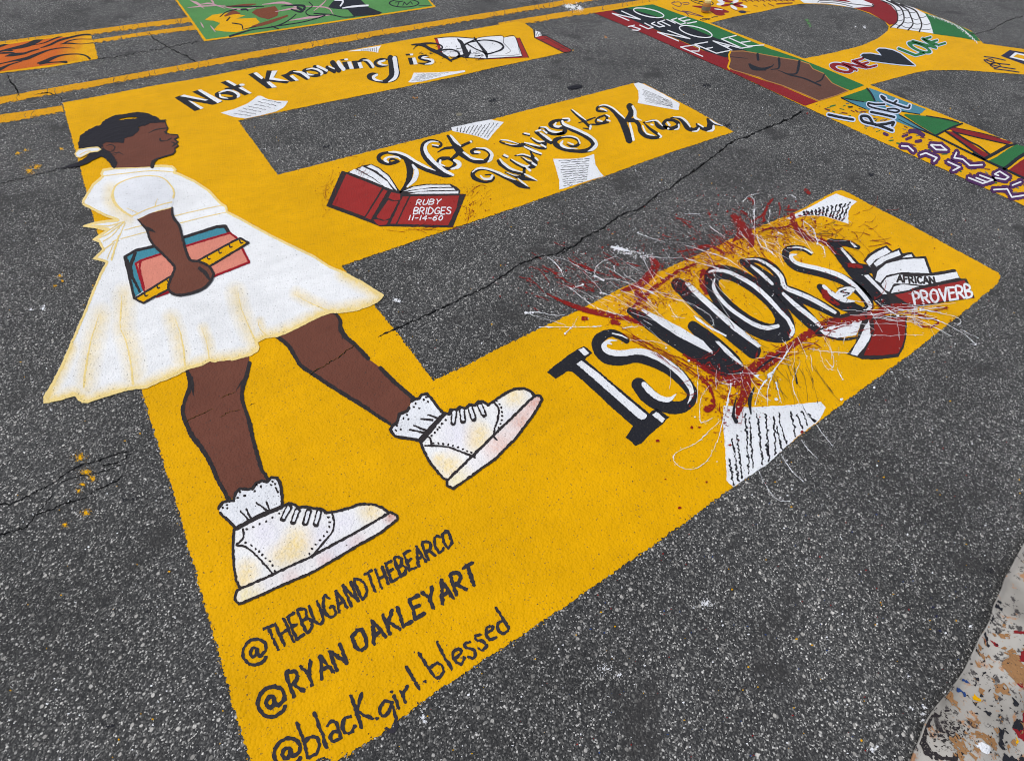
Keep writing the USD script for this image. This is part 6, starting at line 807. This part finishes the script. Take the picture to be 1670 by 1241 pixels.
for nm, pr, mt in (('glass', [(0, 0), (.040, 0), (.044, .006), (.044, .062), (.038, .074), (.030, .078), (.030, .084), (0, .084)], 'gold'), ('label', [(.0447, .018), (.0455, .019), (.0455, .050), (.0447, .051)], 'scuff'), ('lid', [(0, .080), (.033, .080), (.034, .083), (.034, .098), (.032, .101), (0, .101)], 'cream')):
    c = trimesh.creation.revolve(np.array(pr), sections=36); bt_.mesh(nm, c.vertices + [*o, .008], c.faces, mt, smooth=40)

# ---------------------------------------------------------------- spattered canvas at the lower right corner
D = T(1370, 941, 4.137)
M['canvas'] = usdkit.material(stage, '/World/Looks/canvas', {'g': ('geometry', {}), 'n': ('noise_texture', {'scale': 5.0, 'detail': 6.0}), 'r': ('rgb_ramp', {'ramp': [(.3, lin(132, 128, 122)), (.55, lin(168, 164, 158)), (.8, lin(184, 181, 175))]}),
    'n2': ('noise_texture', {'scale': 34.0, 'detail': 4.0, 'roughness': .7}), 'r2': ('rgb_ramp', {'ramp': [(.56, (0, 0, 0)), (.61, (.9, .9, .9))]}), 'mx': ('mix_color', {'b': lin(52, 48, 50)}), 'n3': ('noise_texture', {'scale': 17.0, 'detail': 5.0, 'roughness': .65}), 'r3': ('rgb_ramp', {'ramp': [(.565, (0, 0, 0)), (.62, (.85, .85, .85))]}), 'm3': ('mix_color', {'b': lin(168, 118, 76)}), 'mp': ('mapping', {'location': (3, 7, 2)}),
    'w': ('noise_texture', {'scale': 900.0, 'detail': 1.0}), 'b': ('bump', {'strength': .5, 'distance': .001}), 'p': ('principled_bsdf', {'roughness': .85, 'specular_ior_level': .2})},
    [('g.position', 'n.vector'), ('n.fac', 'r.fac'), ('g.position', 'n2.vector'), ('n2.fac', 'r2.fac'), ('g.position', 'mp.vector'), ('mp.vector', 'n3.vector'), ('n3.fac', 'r3.fac'), ('r.color', 'm3.a'), ('r3.color', 'm3.fac'), ('m3.result', 'mx.a'), ('r2.color', 'mx.fac'), ('mx.result', 'p.base_color'), ('g.position', 'w.vector'), ('w.fac', 'b.height'), ('b.normal', 'p.normal')], surface='p.BSDF')
eg = ground(np.vstack([[(1700, 800), (1672, 872)], D([(1095, 0), (1060, 90), (1020, 180), (990, 260), (960, 345), (900, 440), (830, 590), (770, 690), (690, 790), (600, 900), (540, 1000), (500, 1110), (450, 1241)]), [(1462, 1300), (1440, 1380)]]))
eg = spline(eg, n=8); cum = np.r_[0, np.cumsum(np.linalg.norm(np.diff(eg, axis=0), axis=1))]
def cloth_z(p, d):
    q = np.column_stack([p, np.zeros(len(p))])
    ridge = .012 * np.exp(-(d / .012) ** 2) + .020 * np.exp(-((d - .16 - .05 * np.sin(p[:, 1] * 5 + 1)) / .028) ** 2) + .016 * np.exp(-((d - .42 + .1 * np.sin(p[:, 1] * 4)) / .05) ** 2) + .010 * np.exp(-((d - .055 - .02 * np.sin(p[:, 1] * 9)) / .018) ** 2) + .012 * np.exp(-((d - .30 + .12 * (p[:, 0] - 1.2)) / .03) ** 2)
    return .006 + .010 * meshkit.fbm(q * 5, 3) * np.clip(d / .05, 0, 1) + ridge + .002 * meshkit.noise(q * 40)
NU, NV, WID = 150, 70, .95
uu = np.linspace(0, cum[-1], NU); E0 = np.column_stack([np.interp(uu, cum, eg[:, i]) for i in (0, 1)]); wob = np.column_stack([meshkit.noise(np.c_[uu * 16, uu * 0, uu * 0]) - .5, uu * 0]) * .016
tan = np.gradient(E0, axis=0); tan /= np.linalg.norm(tan, axis=1)[:, None]; mean = tan.mean(0); mean /= np.linalg.norm(mean); side = np.array([-mean[1], mean[0]])
if np.dot(side, ground([(1660, 1200)])[0] - ground([(1480, 1200)])[0]) < 0: side = -side
vv = np.linspace(0, 1, NV) ** 1.25 * WID
P = (E0 + wob)[:, None, :] + side[None, None, :] * vv[None, :, None]; dd = np.broadcast_to(vv, (NU, NV)).ravel(); P = P.reshape(-1, 2); Z = cloth_z(P, dd)
i, j = np.meshgrid(np.arange(NU - 1), np.arange(NV - 1), indexing='ij'); a = (i * NV + j).ravel(); fq = np.column_stack([a, a + NV, a + NV + 1, a + 1])
top = np.c_[P, Z]; bot = np.c_[P, Z - .0045]; n = len(P); ft = np.vstack([fq[:, [0, 1, 2]], fq[:, [0, 2, 3]]])
rim = np.r_[np.arange(NV), np.arange(1, NU) * NV + NV - 1, (NU - 1) * NV + np.arange(NV - 2, -1, -1), np.arange(NU - 2, 0, -1) * NV]; rn = np.roll(rim, -1)
e = np.cross(top[ft[:, 1]] - top[ft[:, 0]], top[ft[:, 2]] - top[ft[:, 0]])[:, 2].mean(); ft = ft if e > 0 else ft[:, ::-1]
cl = Thing('drop_cloth', 'paint-spattered pale canvas drop cloth at the lower right corner', 'drop cloth', (1620, 1150))
cl.mesh('canvas', np.vstack([top, bot]), np.vstack([ft, ft[:, ::-1] + n, np.c_[rim, rn, rn + n], np.c_[rim, rn + n, rim + n]]), 'canvas', smooth=50)
tree = cKDTree(P); CLOTH = Polygon(P[rim]).buffer(0).buffer(-.003)
def stain(name, g, mat, label=None, lift=.0012):
    big = sorted([x for x in getattr(g, 'geoms', [g])], key=lambda x: -x.area); few = [x for x in big if x.area > 14][:12]; rest = [x for x in big if not any(x is y for y in few)]
    for x in few: stain1(name, x, mat, label, lift)
    if rest: stain1('speckle', unary_union(rest), mat, None, lift, 'stuff')
def stain1(name, g, mat, label, lift, kind=None):
    mp = to_ground(g, .02, .008).intersection(CLOTH); mp = MultiPolygon([x for x in getattr(mp, 'geoms', [mp]) if x.geom_type == 'Polygon' and x.area > 1e-7]); V_, F_, n_ = [], [], 0
    for a_ in mp.geoms:
        x0, y0, x1, y1 = a_.bounds; gx, gy = np.meshgrid(np.arange(x0, x1, .007), np.arange(y0, y1, .007)); pt_ = np.c_[gx.ravel(), gy.ravel()]; inn = a_.buffer(-.002)
        pt_ = pt_[shapely.contains_xy(inn, pt_[:, 0], pt_[:, 1])] if not inn.is_empty else pt_[:0]
        v_ = np.vstack([np.vstack([np.asarray(r.coords)[:-1] for r in (a_.exterior, *a_.interiors)]), pt_])
        if len(v_) < 4: continue
        f_ = Delaunay(v_).simplices; c_ = v_[f_].mean(1); f_ = f_[shapely.contains_xy(a_, c_[:, 0], c_[:, 1])]
        if not len(f_): continue
        V_.append(v_); F_.append(f_ + n_); n_ += len(v_)
    if not V_: return
    v_, f_ = np.vstack(V_), np.vstack(F_); dk, ik = tree.query(v_, k=3); w_ = 1 / (dk + 1e-5); w_ /= w_.sum(1)[:, None]
    e_ = np.cross(np.c_[v_[f_[:, 1]] - v_[f_[:, 0]], np.zeros(len(f_))], np.c_[v_[f_[:, 2]] - v_[f_[:, 0]], np.zeros(len(f_))])[:, 2]; f_ = np.where((e_ < 0)[:, None], f_[:, ::-1], f_)
    cl.mesh(name, np.c_[v_, (Z[ik] * w_).sum(1) + lift], f_, mat, label=label, kind=kind)
z = random.Random(5)
stain('stain', U(ellipse(D, (705, 1075), 165, 170, 20).difference(ellipse(D, (735, 1060), 138, 150, 20)), *[speck(*D([(z.gauss(735, 62), z.gauss(1050, 66))])[0], z.uniform(.4, 1.9), z) for _ in range(420)]).difference(U(*[speck(*D([(z.gauss(620, 60), z.gauss(1080, 120))])[0], z.uniform(.3, 1.2), z) for _ in range(160)])), 'ink', 'black painted ring mark')
stain('smear', U(*[stroke(D, [(x_, y_), (x_ + 30, y_ + z.uniform(20, 60))], z.uniform(5, 14), sm=False) for x_, y_ in ((z.gauss(800, 40), z.gauss(1110, 40)) for _ in range(26))]), 'tan', 'tan smear inside the ring mark', .0024)
stain('stain', U(poly(D, [(1200, 520), (1240, 505), (1330, 560), (1330, 640), (1240, 590), (1190, 560)], True), poly(D, [(1260, 850), (1420, 900), (1420, 1130), (1240, 1090), (1180, 1030), (1230, 940)], True), stroke(D, [(1185, 380), (1240, 400)], 22), stroke(D, [(1040, 415), (1075, 465)], [10, 16]), stroke(D, [(970, 400), (1000, 440)], [14, 20]), stroke(D, [(1195, 720), (1215, 745)], 18)), 'darkred', 'dark red paint stain')
stain('stain', U(poly(D, [(1085, 570), (1150, 500), (1200, 560), (1240, 640), (1235, 720), (1170, 715), (1110, 630)], True), poly(D, [(700, 790), (740, 755), (800, 850), (800, 890)], True), poly(D, [(860, 960), (900, 980), (940, 1010), (900, 1005)], True), poly(D, [(860, 1040), (960, 1050), (1060, 1150), (990, 1130)], True), *[stroke(D, [p_, (p_[0] + d_ * .7, p_[1] + d_)], [3, z.uniform(6, 26), 3][:2], sm=False) for p_, d_ in (((z.uniform(860, 1300), z.uniform(280, 1300)), z.uniform(8, 46)) for _ in range(70))], stroke(D, [(1085, 740), (1105, 770)], 46), stroke(D, [(1085, 385), (1120, 395)], 34)).difference(U(*[speck(*D([(z.uniform(680, 1400), z.uniform(250, 1350))])[0], z.uniform(.5, 2.4), z) for _ in range(900)])), 'tan', 'tan paint stain', .0016)
stain('stain', U(stroke(D, [(1035, 150), (1060, 195), (1100, 205)], [16, 22, 20]), stroke(D, [(1050, 155), (1100, 170)], 10), stroke(D, [(1010, 300), (1030, 250)], [26, 14]), stroke(D, [(955, 355), (1000, 410), (1020, 470)], [14, 16, 8]), stroke(D, [(780, 650), (810, 695)], [40, 14]), stroke(D, [(870, 790), (920, 850)], [8, 20]), stroke(D, [(915, 720), (960, 660), (1000, 640)], [8, 12, 4]), stroke(D, [(1150, 840), (1175, 860)], 28), stroke(D, [(975, 900), (1000, 915)], 26), stroke(D, [(1120, 890), (1180, 950), (1210, 1010)], [8, 14, 70]), stroke(D, [(1075, 1030), (1085, 1110), (1130, 1170)], [30, 26, 8]), stroke(D, [(1130, 1225), (1250, 1241)], 34), stroke(D, [(870, 540), (840, 580)], [20, 10]), *[speck(*D([(z.uniform(840, 1300), z.uniform(300, 1300))])[0], z.uniform(.5, 2.2), z) for _ in range(120)]), 'black', 'black paint stain', .0020)
stain('stain', U(stroke(D, [(800, 640), (840, 610)], [22, 14]), stroke(D, [(800, 745), (850, 790)], [20, 24]), stroke(D, [(835, 700), (870, 700)], [14, 8])), 'blue', 'blue paint stain', .0024)
stain('stain', U(stroke(D, [(910, 800), (932, 818)], [20, 26]), stroke(D, [(1195, 1095), (1200, 1120)], 20)), 'yellow', 'yellow paint stain', .0026)
stain('stain', U(stroke(D, [(915, 1130), (960, 1160)], [40, 60])), 'white', 'white paint stain', .0026)
